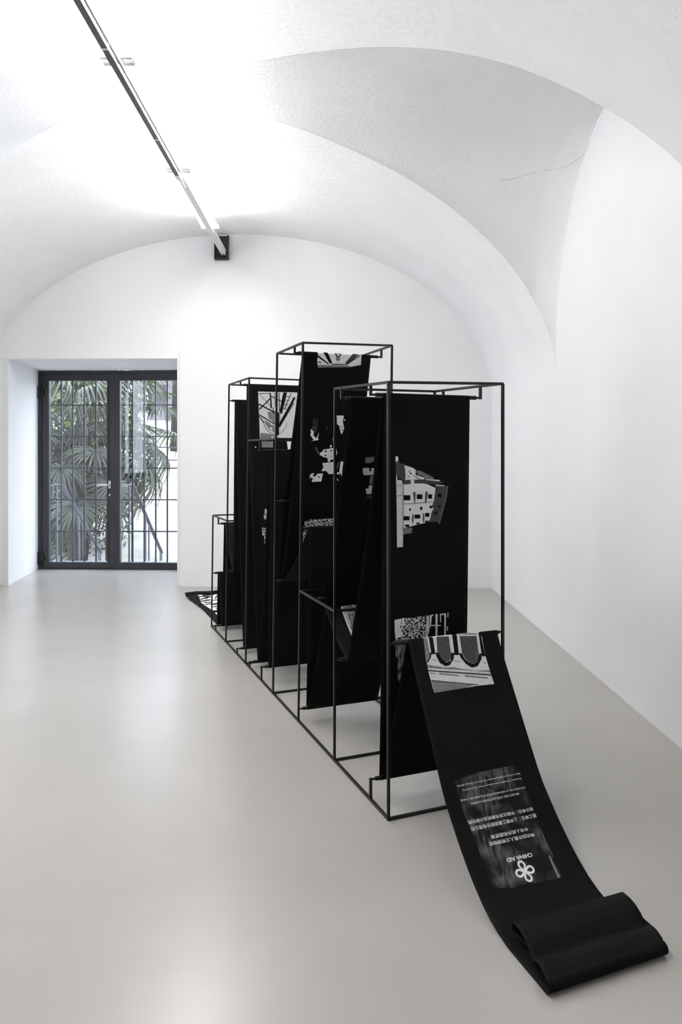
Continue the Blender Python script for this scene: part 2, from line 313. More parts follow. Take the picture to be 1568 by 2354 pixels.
  ('black', [(10.4603, 0.2121), (10.4597, 0.2268), (10.4553, 0.2273), (10.4559, 0.2126)]),
  ('white', [(10.5214, 0.1993), (10.5284, 0.2064), (10.5264, 0.2126), (10.5138, 0.212), (10.5135, 0.2002)]),
  ('mid', [(10.5641, 0.2104), (10.5781, 0.2207), (10.553, 0.2243), (10.5443, 0.2146)]),
  ('white', [(10.4236, 0.1653), (10.4296, 0.2334), (10.4074, 0.2492), (10.3928, 0.2375), (10.3632, 0.2485), (10.3576, 0.2453), (10.359, 0.2118), (10.3783, 0.1919), (10.376, 0.1631), (10.3984, 0.175)]),
  ('white', [(10.3501, 0.0999), (10.3626, 0.1099), (10.3641, 0.1267), (10.3477, 0.119), (10.3421, 0.1309), (10.3606, 0.1452), (10.3636, 0.1757), (10.3155, 0.1711), (10.312, 0.121), (10.324, 0.1141), (10.3292, 0.1248), (10.3408, 0.1066), (10.328, 0.1042)]),
  ('black', [(10.3461, 0.1503), (10.3464, 0.1573), (10.3372, 0.1583), (10.3369, 0.1512)]),
  ('white', [(10.6935, 0.2239), (10.6942, 0.267), (10.6604, 0.2642), (10.6214, 0.2759), (10.5908, 0.2668), (10.5907, 0.2612), (10.6351, 0.2453), (10.6457, 0.2309)]),
  ('black', [(10.6679, 0.2512), (10.6681, 0.2586), (10.6646, 0.259), (10.6644, 0.2516)]),
  ('black', [(10.6317, 0.2513), (10.632, 0.2661), (10.6284, 0.2665), (10.6281, 0.2517)]),
  ('black', [(10.6176, 0.2602), (10.6178, 0.2702), (10.6069, 0.2662)]),
  ('white', [(10.6748, 0.2691), (10.6749, 0.2765), (10.6661, 0.2775), (10.6659, 0.27)]),
  ('white', [(10.5963, 0.3094), (10.5964, 0.3178), (10.5657, 0.3168), (10.5674, 0.3089)]),
  ('mid', [(10.4257, 0.2604), (10.4276, 0.2677), (10.389, 0.2607), (10.3908, 0.2567)]),
  ('white', [(10.433, 0.2766), (10.429, 0.2926), (10.3737, 0.2913), (10.347, 0.3085), (10.3171, 0.3082), (10.3778, 0.2733), (10.4, 0.2746)]),
  ('white', [(10.4252, 0.299), (10.4469, 0.3198), (10.3318, 0.322), (10.3396, 0.3074)]),
  ('white', [(10.3687, 0.2611), (10.3685, 0.2783), (10.3555, 0.2798), (10.3557, 0.2625)]),
  ('white', [(10.3334, 0.2632), (10.3183, 0.2783), (10.3204, 0.2666)]),
  ('white', [(10.3319, 0.2387), (10.3335, 0.2488), (10.3261, 0.2496)])], 'foliage_print': [('speckle', [(10.0775, 0.0994), (10.0798, 0.1259), (10.0874, 0.127), (10.0912, 0.2774), (10.0901, 0.3128), (9.9115, 0.3117), (9.9267, 0.103), (10.0355, 0.0965)])], 'window_print': [('mid', [(6.1894, 0.1027), (6.1954, 0.1457), (6.1741, 0.1472), (6.1642, 0.132), (6.1634, 0.1064)]),
  ('light', [(6.1388, 0.099), (6.1404, 0.1692), (6.1076, 0.171), (6.103, 0.1105), (6.1171, 0.1006)]),
  ('black', [(6.1394, 0.1295), (6.1399, 0.1384), (6.1238, 0.1407), (6.1234, 0.1318)]),
  ('light', [(6.075, 0.099), (6.0606, 0.1121), (6.037, 0.1187), (6.038, 0.1411), (6.0522, 0.139), (6.0573, 0.1677), (6.0108, 0.1719), (6.0084, 0.0995)]),
  ('mid', [(6.0994, 0.1382), (6.1024, 0.1623), (6.0621, 0.1638), (6.0586, 0.1411)]),
  ('haze', [(6.0039, 0.1311), (6.0012, 0.1703), (5.9785, 0.1707), (5.988, 0.1365)]),
  ('mid', [(5.9844, 0.0984), (5.9614, 0.1084), (5.9694, 0.169), (5.869, 0.1763), (5.863, 0.1531), (5.8659, 0.1279), (5.883, 0.1405), (5.9424, 0.1358), (5.9484, 0.1213), (5.9287, 0.1181), (5.9289, 0.1039)]),
  ('mid', [(5.9095, 0.0989), (5.9122, 0.1113), (5.8725, 0.1113), (5.8767, 0.096)]),
  ('haze', [(5.8267, 0.0943), (5.8257, 0.106), (5.8103, 0.1085), (5.8112, 0.0969)])], 'plank_print': [('streak', [(5.5255, 0.0986), (5.5299, 0.1964), (5.438, 0.2092), (5.4384, 0.0917)]),
  ('light', [(5.5238, 0.1479), (5.5276, 0.1613), (5.4828, 0.166), (5.4678, 0.1546), (5.4688, 0.142)]),
  ('mid', [(5.4781, 0.1509), (5.481, 0.1967), (5.4371, 0.2001), (5.4404, 0.1538)]),
  ('streak', [(5.416, 0.0854), (5.4146, 0.2057), (5.2074, 0.1591), (5.2076, 0.0763), (5.3575, 0.077)]),
  ('light', [(5.4141, 0.0848), (5.4077, 0.0915), (5.2333, 0.0876), (5.2076, 0.0763), (5.3534, 0.0791)]),
  ('white', [(5.4054, 0.1463), (5.4067, 0.1531), (5.3834, 0.1473), (5.3828, 0.1419)]),
  ('light', [(5.3567, 0.0943), (5.3565, 0.1014), (5.2737, 0.0973), (5.2736, 0.092)])], 'scaffold_print': [('light', [(17.5089, 0.0738), (17.5106, 0.2528), (17.5112, 0.3585), (17.4249, 0.3592), (17.1825, 0.3288), (17.1806, 0.0766), (17.3209, 0.0755)]),
  ('mid', [(17.3098, 0.1141), (17.2915, 0.1456), (17.2727, 0.1885), (17.2224, 0.1867), (17.245, 0.144), (17.2791, 0.121)]),
  ('black', [(17.5087, 0.2548), (17.5095, 0.283), (17.3552, 0.2391), (17.3626, 0.2193)]),
  ('mid', [(17.3687, 0.1362), (17.3706, 0.2276), (17.2847, 0.2245), (17.2766, 0.1964), (17.3223, 0.1427)]),
  ('mid', [(17.2208, 0.0818), (17.2108, 0.1844), (17.1818, 0.1833), (17.1806, 0.0786)]),
  ('black', [(17.297, 0.2713), (17.2792, 0.2686), (17.2789, 0.2713), (17.2967, 0.274)]),
  ('black', [(17.2795, 0.2686), (17.2626, 0.262), (17.2617, 0.2646), (17.2786, 0.2712)]),
  ('black', [(17.2629, 0.2622), (17.2477, 0.252), (17.2463, 0.2543), (17.2614, 0.2645)]),
  ('black', [(17.248, 0.2522), (17.2353, 0.2388), (17.2333, 0.2407), (17.246, 0.2541)]),
  ('black', [(17.2354, 0.2391), (17.2258, 0.2232), (17.2235, 0.2246), (17.2332, 0.2405)]),
  ('black', [(17.2259, 0.2235), (17.2199, 0.206), (17.2173, 0.2068), (17.2234, 0.2243)]),
  ('black', [(17.2199, 0.2063), (17.2179, 0.1884), (17.2152, 0.1886), (17.2172, 0.2065)]),
  ('black', [(17.2179, 0.1887), (17.2199, 0.1709), (17.2172, 0.1705), (17.2152, 0.1883)]),
  ('black', [(17.2198, 0.1712), (17.2254, 0.1542), (17.2229, 0.1532), (17.2173, 0.1702)]),
  ('black', [(17.2253, 0.1545), (17.2343, 0.1392), (17.232, 0.1376), (17.223, 0.1529)]),
  ('black', [(17.2342, 0.1394), (17.2463, 0.1267), (17.2443, 0.1247), (17.2322, 0.1373)]),
  ('black', [(17.2461, 0.1269), (17.2608, 0.1177), (17.2593, 0.1152), (17.2445, 0.1245)]),
  ('black', [(17.2605, 0.1178), (17.2771, 0.1124), (17.2762, 0.1097), (17.2596, 0.1151)]),
  ('black', [(17.2768, 0.1124), (17.2944, 0.111), (17.2941, 0.1082), (17.2765, 0.1096)]),
  ('black', [(17.4176, 0.0728), (17.3583, 0.1934), (17.366, 0.1976), (17.4253, 0.077)]),
  ('black', [(17.38, 0.0802), (17.4642, 0.1662), (17.4695, 0.1607), (17.3854, 0.0749)]),
  ('black', [(17.3449, 0.0726), (17.2736, 0.1945), (17.2796, 0.1984), (17.3509, 0.0764)]),
  ('black', [(17.4913, 0.0734), (17.498, 0.1606), (17.5019, 0.1605), (17.4952, 0.0733)]),
  ('black', [(17.5014, 0.1556), (17.3924, 0.16), (17.3933, 0.1699), (17.5024, 0.1656)]),
  ('black', [(17.4761, 0.1663), (17.4388, 0.2407), (17.4441, 0.2437), (17.4813, 0.1693)]),
  ('black', [(17.4868, 0.0839), (17.4036, 0.1643), (17.4055, 0.1664), (17.4887, 0.0859)]),
  ('black', [(17.3344, 0.0735), (17.2885, 0.1069), (17.2923, 0.1121), (17.3382, 0.0786)]),
  ('black', [(17.4787, 0.3307), (17.2643, 0.202), (17.258, 0.2135), (17.4726, 0.3426)]),
  ('black', [(17.4372, 0.3241), (17.2667, 0.2171), (17.2637, 0.2225), (17.4343, 0.3297)]),
  ('black', [(17.5074, 0.3111), (17.3877, 0.2541), (17.3859, 0.2584), (17.5057, 0.3155)]),
  ('black', [(17.5077, 0.2218), (17.3781, 0.2171), (17.3783, 0.2227), (17.5078, 0.2274)]),
  ('black', [(17.5067, 0.1908), (17.401, 0.1911), (17.4012, 0.1947), (17.5069, 0.1944)]),
  ('black', [(17.3622, 0.201), (17.2069, 0.1955), (17.207, 0.2121), (17.3625, 0.2177)]),
  ('black', [(17.4005, 0.1742), (17.3616, 0.1768), (17.3623, 0.1827), (17.4012, 0.1801)]),
  ('black', [(17.4799, 0.2775), (17.4767, 0.3037), (17.4803, 0.3044), (17.4834, 0.2782)]),
  ('black', [(17.4521, 0.2684), (17.4488, 0.2944), (17.4523, 0.2951), (17.4556, 0.2691)]),
  ('black', [(17.4244, 0.2592), (17.4189, 0.283), (17.4224, 0.284), (17.4278, 0.2602)]),
  ('black', [(17.3928, 0.2501), (17.3892, 0.2719), (17.3927, 0.2727), (17.3963, 0.2509)]),
  ('mid', [(17.169, 0.0877), (17.1703, 0.1693), (17.1202, 0.1675), (17.1193, 0.086)]),
  ('white', [(17.1723, 0.2639), (17.1722, 0.3075), (17.0924, 0.2959), (17.0927, 0.2725), (17.1451, 0.2687)]),
  ('white', [(17.126, 0.0401), (17.126, 0.0479), (17.1176, 0.0476), (17.1176, 0.0399)])], 'splash_print': [('speckle', [(16.7013, 0.0914), (16.7022, 0.1201), (16.678, 0.1171), (16.6186, 0.1087), (16.6346, 0.0852), (16.6496, 0.0821), (16.6679, 0.0883)]),
  ('speckle', [(16.5797, 0.0683), (16.5704, 0.1086), (16.5298, 0.105), (16.4677, 0.095), (16.4722, 0.0805), (16.5163, 0.0805), (16.5317, 0.0683)])], 'character_print': [('white', [(25.7967, 0.1088), (25.7998, 0.1531), (25.6984, 0.1346), (25.7207, 0.2248), (25.794, 0.3594), (25.102, 0.1775), (25.0897, 0.0666), (25.2359, 0.0532), (25.4305, 0.0521), (25.6239, 0.0875)]),
  ('white', [(25.006, 0.0678), (25.0046, 0.1557), (24.7457, 0.1023), (24.8213, 0.0696)]),
  ('black', [(25.672, 0.0901), (25.6701, 0.201), (25.6944, 0.207), (25.6962, 0.0958)]),
  ('black', [(25.5566, 0.0759), (25.6277, 0.1698), (25.6564, 0.1758), (25.6187, 0.0903)]),
  ('black', [(25.4973, 0.065), (25.5044, 0.1558), (25.538, 0.1641), (25.5293, 0.0725)]),
  ('black', [(25.4029, 0.0646), (25.4204, 0.1524), (25.4713, 0.1657), (25.4458, 0.0752)]),
  ('black', [(25.6517, 0.1352), (25.6444, 0.1939), (25.6732, 0.2013), (25.679, 0.142)]),
  ('black', [(25.3355, 0.0567), (25.365, 0.1373), (25.3925, 0.1436), (25.3579, 0.0613)]),
  ('black', [(25.6912, 0.1786), (25.4379, 0.0859), (25.4217, 0.0861), (25.6844, 0.1815)]),
  ('black', [(25.4828, 0.1699), (25.508, 0.2418), (25.5303, 0.2471), (25.5027, 0.1742)]),
  ('black', [(25.3168, 0.1243), (25.3389, 0.1938), (25.3824, 0.2043), (25.3649, 0.1357)]),
  ('black', [(25.6278, 0.2304), (25.6513, 0.2881), (25.6726, 0.2928), (25.6536, 0.2362)]),
  ('black', [(25.2104, 0.0994), (25.2328, 0.1487), (25.2718, 0.1582), (25.2381, 0.1054)]),
  ('black', [(25.7288, 0.2757), (25.5376, 0.2018), (25.5263, 0.2041), (25.7158, 0.2777)]),
  ('black', [(25.136, 0.1056), (25.1668, 0.1506), (25.206, 0.1583), (25.1796, 0.1133)]),
  ('black', [(25.7364, 0.3092), (25.1228, 0.1324), (25.1199, 0.1364), (25.7339, 0.3137)])]}
LETTERS = [('CHINA AID', (0.8619, 0.2379), (0.8626, 0.1411), 0.0131), ('塞内加尔黑人文明博物馆', (0.9207, 0.2775), (0.9228, 0.1044), 0.0129), ('中华人民共和国援建', (0.9419, 0.2621), (0.9421, 0.1189), 0.0127), ('施工单位：上海建工集团股份有限公司', (0.9776, 0.3144), (0.9792, 0.0598), 0.0129), ('设计单位：中国北京市建筑设计研究院', (0.9997, 0.3127), (1.0007, 0.0568), 0.0121), ('MUSEE DES CIVILISATIONS NOIRES', (1.0549, 0.2814), (1.0541, 0.0898), 0.007), ('UN DON DE LA REPUBLIQUE POPULAIRE DE CHINE', (1.0714, 0.3149), (1.071, 0.0562), 0.007), ('Entreprise: Shanghai Construction Group Co.,Ltd (SCG)', (1.1022, 0.3114), (1.1012, 0.0733), 0.0069), ("Maitre d'oeuvre: Beijing Institute Architecture Design (BIAD)", (1.1191, 0.3135), (1.1172, 0.0574), 0.0069)]
LOGO = ((0.8115, 0.1862), 0.035)
CRACKS = [[(1.5707, 4.328, 3.4126), (1.5698, 4.384, 3.3965), (1.5691, 4.442, 3.3672), (1.5685, 4.502, 3.3461), (1.5666, 4.612, 3.316), (1.5584, 4.688, 3.2911), (1.5261, 4.75, 3.2819), (1.4929, 4.806, 3.2694), (1.4285, 4.864, 3.2757), (1.3554, 4.898, 3.2818), (1.2745, 4.952, 3.274), (1.2016, 4.998, 3.2674), (1.1023, 5.042, 3.2645)], [(1.0125, 7.416, 2.9343), (1.048, 7.416, 2.9032), (1.0951, 7.434, 2.8579), (1.1469, 7.482, 2.8047), (1.2055, 7.512, 2.7385)]]
# ---------------------------------------------------------------- materials of the room
M = {}
def specks(m):
    """a few tiny dark chips scattered over the resin"""
    tc = nd(m, 'ShaderNodeTexCoord'); v = nd(m, 'ShaderNodeTexVoronoi'); v.inputs['Scale'].default_value = 3.2
    lk(m, tc.outputs['Object'], v.inputs['Vector'])
    a = nd(m, 'ShaderNodeMath', operation='LESS_THAN'); a.inputs[1].default_value = 0.012; lk(m, v.outputs['Distance'], a.inputs[0])
    sp = nd(m, 'ShaderNodeSeparateColor'); lk(m, v.outputs['Color'], sp.inputs[0])
    g = nd(m, 'ShaderNodeMath', operation='GREATER_THAN'); g.inputs[1].default_value = 0.72; lk(m, sp.outputs[0], g.inputs[0])
    q = nd(m, 'ShaderNodeMath', operation='MULTIPLY'); lk(m, a.outputs[0], q.inputs[0]); lk(m, g.outputs[0], q.inputs[1])
    x = nd(m, 'ShaderNodeMix', data_type='RGBA'); x.inputs['B'].default_value = (0.10, 0.095, 0.09, 1)
    b = bsdf(m).inputs['Base Color']; src = b.links[0].from_socket
    lk(m, q.outputs[0], x.inputs['Factor']); lk(m, src, x.inputs['A']); lk(m, x.outputs['Result'], b)
M['plaster'] = mat('white_plaster', (0.80, 0.80, 0.80), 0.85, spec=0.2)
noise_col(M['plaster'], 1.6, (0.865, 0.868, 0.872), (0.89, 0.893, 0.897)); bump(M['plaster'], 26, 0.10, 0.004, 1)
M['vault'] = mat('rough_white_plaster', (0.80, 0.80, 0.79), 0.9, spec=0.15)
noise_col(M['vault'], 2.2, (0.86, 0.863, 0.867), (0.895, 0.898, 0.90)); bump(M['vault'], 34, 0.42, 0.008, 3)
M['trim'] = mat('white_trim', (0.82, 0.82, 0.81), 0.6)
fl = M['floor'] = mat('grey_resin_floor', (0.37, 0.36, 0.34), 0.27, spec=0.70)
noise_col(fl, 0.9, (0.400, 0.386, 0.362), (0.450, 0.434, 0.408), 0.3, 0.7, 4); bump(fl, 4.0, 0.10, 0.008, 5, (0.5, 1.6, 1))
specks(fl)
M['dark'] = mat('dark_recess', (0.012, 0.012, 0.012), 0.7)
# ---------------------------------------------------------------- the room shell
BW_A, BW_B = Vector((-1.676, 7.482)), Vector((1.528, 7.375))
WD = (BW_B - BW_A).normalized(); WN = Vector((-WD.y, WD.x))                     # along and out through the far wall
def bw(x): return BW_A.y + (x - BW_A.x) * WD.y / WD.x                           # far wall's y at x
def xr(y): return 1.528 + (7.375 - y) * 0.01452                                 # right wall's x at y
XL, YR = -3.73, -2.6
def lerp_tab(tab, x):
    if x <= tab[0][0]: return tab[0][1]
    for (a, b), (c, d) in zip(tab, tab[1:]):
        if x <= c: return b + (d - b) * (x - a) / (c - a)
    return tab[-1][1]
FAR = [(-3.73, 5.60), (-2.375, 5.06), (-2.09, 4.92), (-1.79, 4.758), (-1.53, 4.634), (-1.1, 4.50), (-0.68, 4.695), (-0.277, 4.843), (0.124, 4.983),
       (0.497, 5.095), (0.86, 5.201), (1.178, 5.275), (1.42, 5.312), (1.536, 5.275), (1.60, 5.246)]
NEAR = [(-3.73, 3.10), (-1.93, 4.10), (-1.75, 4.205), (-1.53, 4.32), (-1.1, 4.46), (-0.78, 4.264), (-0.43, 4.05), (-0.11, 3.84), (0.18, 3.645),
        (0.50, 3.446), (0.77, 3.304), (0.97, 3.215), (1.143, 3.135), (1.286, 3.055), (1.398, 2.985), (1.60, 2.90)]
def zm(x, y):
    a = (xr(y) + 1.1) if x > -1.1 else 2.63
    return 1.93 + 1.69 * math.sqrt(max(0.0, 1 - ((x + 1.1) / a) ** 2))
def build_vault():
    """barrel vault along the room with one pair of lunette cells cutting into it"""
    us = [-math.cos(math.pi * i / 96) for i in range(97)]
    V, F = [], []
    def patch(rows):
        i0 = len(V); n = len(rows[0])
        for r in rows: V.extend(r)
        for i in range(len(rows) - 1):
            for j in range(n - 1):
                a = i0 + i * n + j; F.append([a, a + n, a + n + 1, a + 1])
    def x_of(u, y): return -1.1 + u * ((xr(y) + 1.1) if u > 0 else 2.63)
    def solve_xy(u, tab):
        y = 4.5
        for _ in range(6): y = lerp_tab(tab, x_of(u, y))
        return x_of(u, y), y
    far, cell, near = [], [], []
    for u in us:
        xf, yf = solve_xy(u, FAR); xn, yn = solve_xy(u, NEAR)
        yb = bw(x_of(u, 7.4)) + 0.02
        far.append([(x_of(u, y), y, zm(x_of(u, y), y)) for y in [yf + (yb - yf) * k / 14 for k in range(15)]])
        near.append([(x_of(u, y), y, zm(x_of(u, y), y)) for y in [YR - 0.02 + (yn - YR + 0.02) * k / 22 for k in range(23)]])
        row = []
        crown = 3.62 - 0.155 * abs(u)
        for k in range(33):
            t = -math.cos(math.pi * k / 32)
            y = (yf + yn) / 2 + t * (yf - yn) / 2; x = x_of(u, y)
            z0 = zm(xn, yn) * (1 - t) / 2 + zm(xf, yf) * (1 + t) / 2
            row.append((x, y, z0 + max(0.0, crown - z0) * (1 - abs(t) ** 2.1) ** (1 / 2.1)))
        cell.append(row)
    patch(far); patch(cell); patch(near)
    o = obj('ceiling', V, F, M['vault'], smooth=True)
    return tag(o, 'white plastered barrel vault with lunettes above the whole room', 'ceiling', kind='structure')
ceil = build_vault()
m = MB(); m.box(XL - 0.4, 2.1, YR - 0.4, 8.75, -0.12, 0.0)
tag(m.build('floor', M['floor']), 'glossy pale grey resin floor of the room', 'floor', kind='structure')
# right wall, left wall, wall behind the camera
m = MB(); z1 = 3.85
m.hexa([(xr(YR), YR - 0.4, -0.1), (xr(YR) + 0.4, YR - 0.4, -0.1), (xr(7.9) + 0.4, 7.9, -0.1), (xr(7.9), 7.9, -0.1)] + [(xr(YR), YR - 0.4, z1), (xr(YR) + 0.4, YR - 0.4, z1), (xr(7.9) + 0.4, 7.9, z1), (xr(7.9), 7.9, z1)])
tag(m.build('wall_right', M['plaster']), 'plain white wall on the right under the lunette', 'wall', kind='structure')
LY0, LY1, LZ0, LZ1 = 3.40, 5.40, 0.95, 2.75             # unseen window added under the left lunette for side light
m = MB(); m.box(XL - 0.4, XL, YR - 0.4, LY0, -0.1, z1); m.box(XL - 0.4, XL, LY1, 8.6, -0.1, z1); m.box(XL - 0.4, XL, LY0, LY1, -0.1, LZ0); m.box(XL - 0.4, XL, LY0, LY1, LZ1, z1)
tag(m.build('wall_left', M['plaster']), 'plain white wall on the left beside the door recess', 'wall', kind='structure')
m = MB(); m.box(XL, 2.0, YR - 0.4, YR, -0.1, z1)
tag(m.build('wall_rear', M['plaster']), 'plain white wall closing the room behind the viewer', 'wall', kind='structure')
# far wall with the deep door recess
OL, ORR, OZ = -3.452, -1.686, 2.346                       # recess opening at the room side
DL, DR = -3.578, -1.742                                   # recess at the door side
DY = lambda x: bw(x) + 1.035
def quadbox(mb, pts, z0, z1): mb.hexa([(x, y, z0) for x, y in pts] + [(x, y, z1) for x, y in pts])
m = MB()
quadbox(m, [(XL - 0.3, bw(XL - 0.3)), (OL, bw(OL)), (DL, DY(DL)), (XL - 0.3, DY(XL))], -0.1, z1)
quadbox(m, [(ORR, bw(ORR)), (1.9, bw(1.9)), (1.9, DY(1.9)), (DR, DY(DR))], -0.1, z1)
quadbox(m, [(OL, bw(OL)), (ORR, bw(ORR)), (DR, DY(DR)), (DL, DY(DL))], OZ, z1)
tag(m.build('wall_back', M['plaster']), 'white end wall with the arched top and the door recess', 'wall', kind='structure')
# thin edge strips round the recess and along the foot of the right wall
def wall_strip(name, x0, x1, za, zb, d, lab):
    m = MB(); quadbox(m, [(x0, bw(x0) - d), (x1, bw(x1) - d), (x1, bw(x1) + 0.002), (x0, bw(x0) + 0.002)], za, zb)
    return tag(m.build(name, M['trim']), lab, 'trim', kind='structure')
wall_strip('trim_1', ORR, ORR + 0.026, 0, OZ + 0.055, 0.006, 'white edge strip on the right side of the door recess')
wall_strip('trim_2', OL - 0.055, OL, 0, OZ, 0.008, 'white edge strip on the left side of the door recess')
wall_strip('trim_3', OL - 0.055, ORR + 0.026, OZ, OZ + 0.012, 0.010, 'thin white strip along the top of the door recess')
m = MB(); quadbox(m, [(xr(YR + 0.1) - 0.004, YR + 0.1), (xr(YR + 0.1), YR + 0.1), (xr(7.37), 7.37), (xr(7.37) - 0.004, 7.37)], 0.0, 0.014)
tag(m.build('baseboard_right', M['trim']), 'very low white skirting at the foot of the right wall', 'skirting', kind='structure')
wall_strip('trim_4', -1.652, -1.649, OZ + 0.05, 3.60, 0.0015, 'hairline panel joint rising above the right corner of the recess')
wall_strip('trim_5', -2.530, -2.527, 3.0, 3.34, 0.0012, 'hairline panel joint below the arch over the door')
# fine plaster cracks in the lunette and along the end wall's arch
M['crack'] = mat('crack_line', (0.52, 0.51, 0.50), 0.9)
for pts in CRACKS:
    mb = MB(); mb.tube(pts, 0.0010, 5); mb.build('plaster_crack', M['crack'], ceil)
# ---------------------------------------------------------------- the glazed double door
M['anthracite'] = mat('anthracite_paint', (0.030, 0.031, 0.038), 0.42, spec=0.5)
M['bar'] = mat('grey_galvanised_bar', (0.035, 0.038, 0.050), 0.45, 0.0)
M['steel'] = mat('brushed_steel', (0.62, 0.62, 0.60), 0.32, 1.0)
M['black'] = mat('black_metal', (0.008, 0.008, 0.009), 0.5)
gl = M['glass'] = bpy.data.materials.new('clear_glass'); gl.use_nodes = True
nt = gl.node_tree; nt.nodes.remove(nt.nodes['Principled BSDF'])
tr = nd(gl, 'ShaderNodeBsdfTransparent'); tr.inputs['Color'].default_value = (0.95, 0.97, 0.98, 1)
gs = nd(gl, 'ShaderNodeBsdfGlossy'); gs.inputs['Roughness'].default_value = 0.02
mx = nd(gl, 'ShaderNodeMixShader'); mx.inputs['Fac'].default_value = 0.045; lk(gl, tr.outputs[0], mx.inputs[1]); lk(gl, gs.outputs[0], mx.inputs[2])
lk(gl, mx.outputs[0], nt.nodes['Material Output'].inputs['Surface'])
win = empty('added_window_1'); tag(win, 'unseen two-light window added to the left wall for side light', 'window', kind='structure')
m = MB(); ym = (LY0 + LY1) / 2
for a, b, c, d in ((LY0, LY0 + 0.06, LZ0, LZ1), (LY1 - 0.06, LY1, LZ0, LZ1), (LY0, LY1, LZ0, LZ0 + 0.06), (LY0, LY1, LZ1 - 0.06, LZ1), (ym - 0.03, ym + 0.03, LZ0, LZ1)): m.box(XL - 0.30, XL - 0.24, a, b, c, d)
m.build('window_frame', M['anthracite'], win)
for a, b in ((LY0 + 0.06, ym - 0.03), (ym + 0.03, LY1 - 0.06)): m = MB(); m.box(XL - 0.274, XL - 0.268, a, b, LZ0 + 0.06, LZ1 - 0.06); m.build('glass_pane', M['glass'], win)
m = MB(); m.box(XL - 0.24, XL + 0.03, LY0 - 0.04, LY1 + 0.04, LZ0 - 0.03, LZ0); m.build('window_sill', M['trim'], win)
D0 = Vector((DL, DY(DL), 0))                                # lower left corner of the frame, room side
def dp(x, y, z): return D0 + Vector((WD.x * x + WN.x * y, WD.y * x + WN.y * y, z))
def dbox(mb, x0, x1, y0, y1, z0, z1):
    mb.hexa([dp(x0, y0, z0), dp(x1, y0, z0), dp(x1, y1, z0), dp(x0, y1, z0), dp(x0, y0, z1), dp(x1, y0, z1), dp(x1, y1, z1), dp(x0, y1, z1)])
DWID, DH = 1.838, 2.345
door = empty('door_1', (0, 0, 0)); tag(door, 'dark grey glazed double door with a bar grille at the end of the recess', 'door', kind='structure')
m = MB(); dbox(m, 0, 0.038, 0, 0.07, 0, DH); dbox(m, DWID - 0.038, DWID, 0, 0.07, 0, DH); dbox(m, 0.038, DWID - 0.038, 0, 0.07, DH - 0.034, DH); dbox(m, 0.038, DWID - 0.038, 0, 0.07, 0, 0.012)
m.build('door_frame', M['anthracite'], door)
GZ0, GZ1 = 0.082, 2.228
def leaf(x0, x1, gx0, gx1, bars, handed):
    e = MB()
    z0, z1 = 0.014, DH - 0.038
    dbox(e, x0, gx0, 0.012, 0.062, z0, z1); dbox(e, gx1, x1, 0.012, 0.062, z0, z1)
    dbox(e, gx0, gx1, 0.012, 0.062, z0, GZ0); dbox(e, gx0, gx1, 0.012, 0.062, GZ1, z1)
    # slim glazing beads stand proud of the leaf
    for a, b, c, d in ((gx0 - 0.014, gx0, GZ0, GZ1), (gx1, gx1 + 0.014, GZ0, GZ1), (gx0 - 0.014, gx1 + 0.014, GZ1, GZ1 + 0.014), (gx0 - 0.014, gx1 + 0.014, GZ0 - 0.014, GZ0)): dbox(e, a, b, 0.004, 0.013, c, d)
    lf = e.build('door_leaf', M['anthracite'], door)
    g = MB(); dbox(g, gx0, gx1, 0.034, 0.040, GZ0, GZ1); g.build('glass_pane', M['glass'], lf)
    for bx in bars:
        b = MB(); b.bar(dp(bx, 0.14, 0.03), dp(bx, 0.14, 2.30), 0.016); b.build('grille_bar', M['bar'], lf)
    for bz in (0.437, 0.815, 1.192, 1.569, 1.946):
        b = MB(); b.bar(dp(gx0 - 0.03, 0.135, bz), dp(gx1 + 0.03, 0.135, bz), 0.014, 0.014); b.build('grille_bar', M['bar'], lf)
    return lf
lf1 = leaf(0.040, 0.9175, 0.128, 0.822, (0.222, 0.361, 0.500, 0.641, 0.782), 1)
lf2 = leaf(0.9205, DWID - 0.040, 0.975, DWID - 0.128, (1.085, 1.224, 1.363, 1.502, 1.642), -1)
h = MB(); dbox(h, 0.838, 0.868, 0.000, 0.012, 0.955, 1.045); dbox(h, 0.846, 0.860, -0.045, 0.0, 0.988, 1.002)
h.tube([dp(0.853, -0.045, 0.995), dp(0.80, -0.047, 0.995), dp(0.715, -0.045, 0.993)], 0.0085, 8)
tag(h.build('door_handle', M['steel'], lf1), 'brushed steel lever handle')
h = MB(); dbox(h, 0.845, 0.861, 0.004, 0.012, 0.865, 0.893); h.build('lock_cylinder', M['steel'], lf1)
for hz in (0.03, 1.985):
    h = MB(); h.tube([dp(0.008, -0.018, hz + 0.03), dp(0.008, -0.018, hz + 0.175)], 0.021, 12); dbox(h, 0.0, 0.075, -0.012, 0.012, hz + 0.065, hz + 0.14); dbox(h, -0.004, 0.05, -0.008, 0.012, hz + 0.02, hz + 0.18)
    tag(h.build('hinge', M['black'], door), 'bulky black hinge')
m = MB(); dbox(m, 0, DWID, 0, 0.2, -0.05, 0.004); tag(m.build('door_sill', M['anthracite'], door))
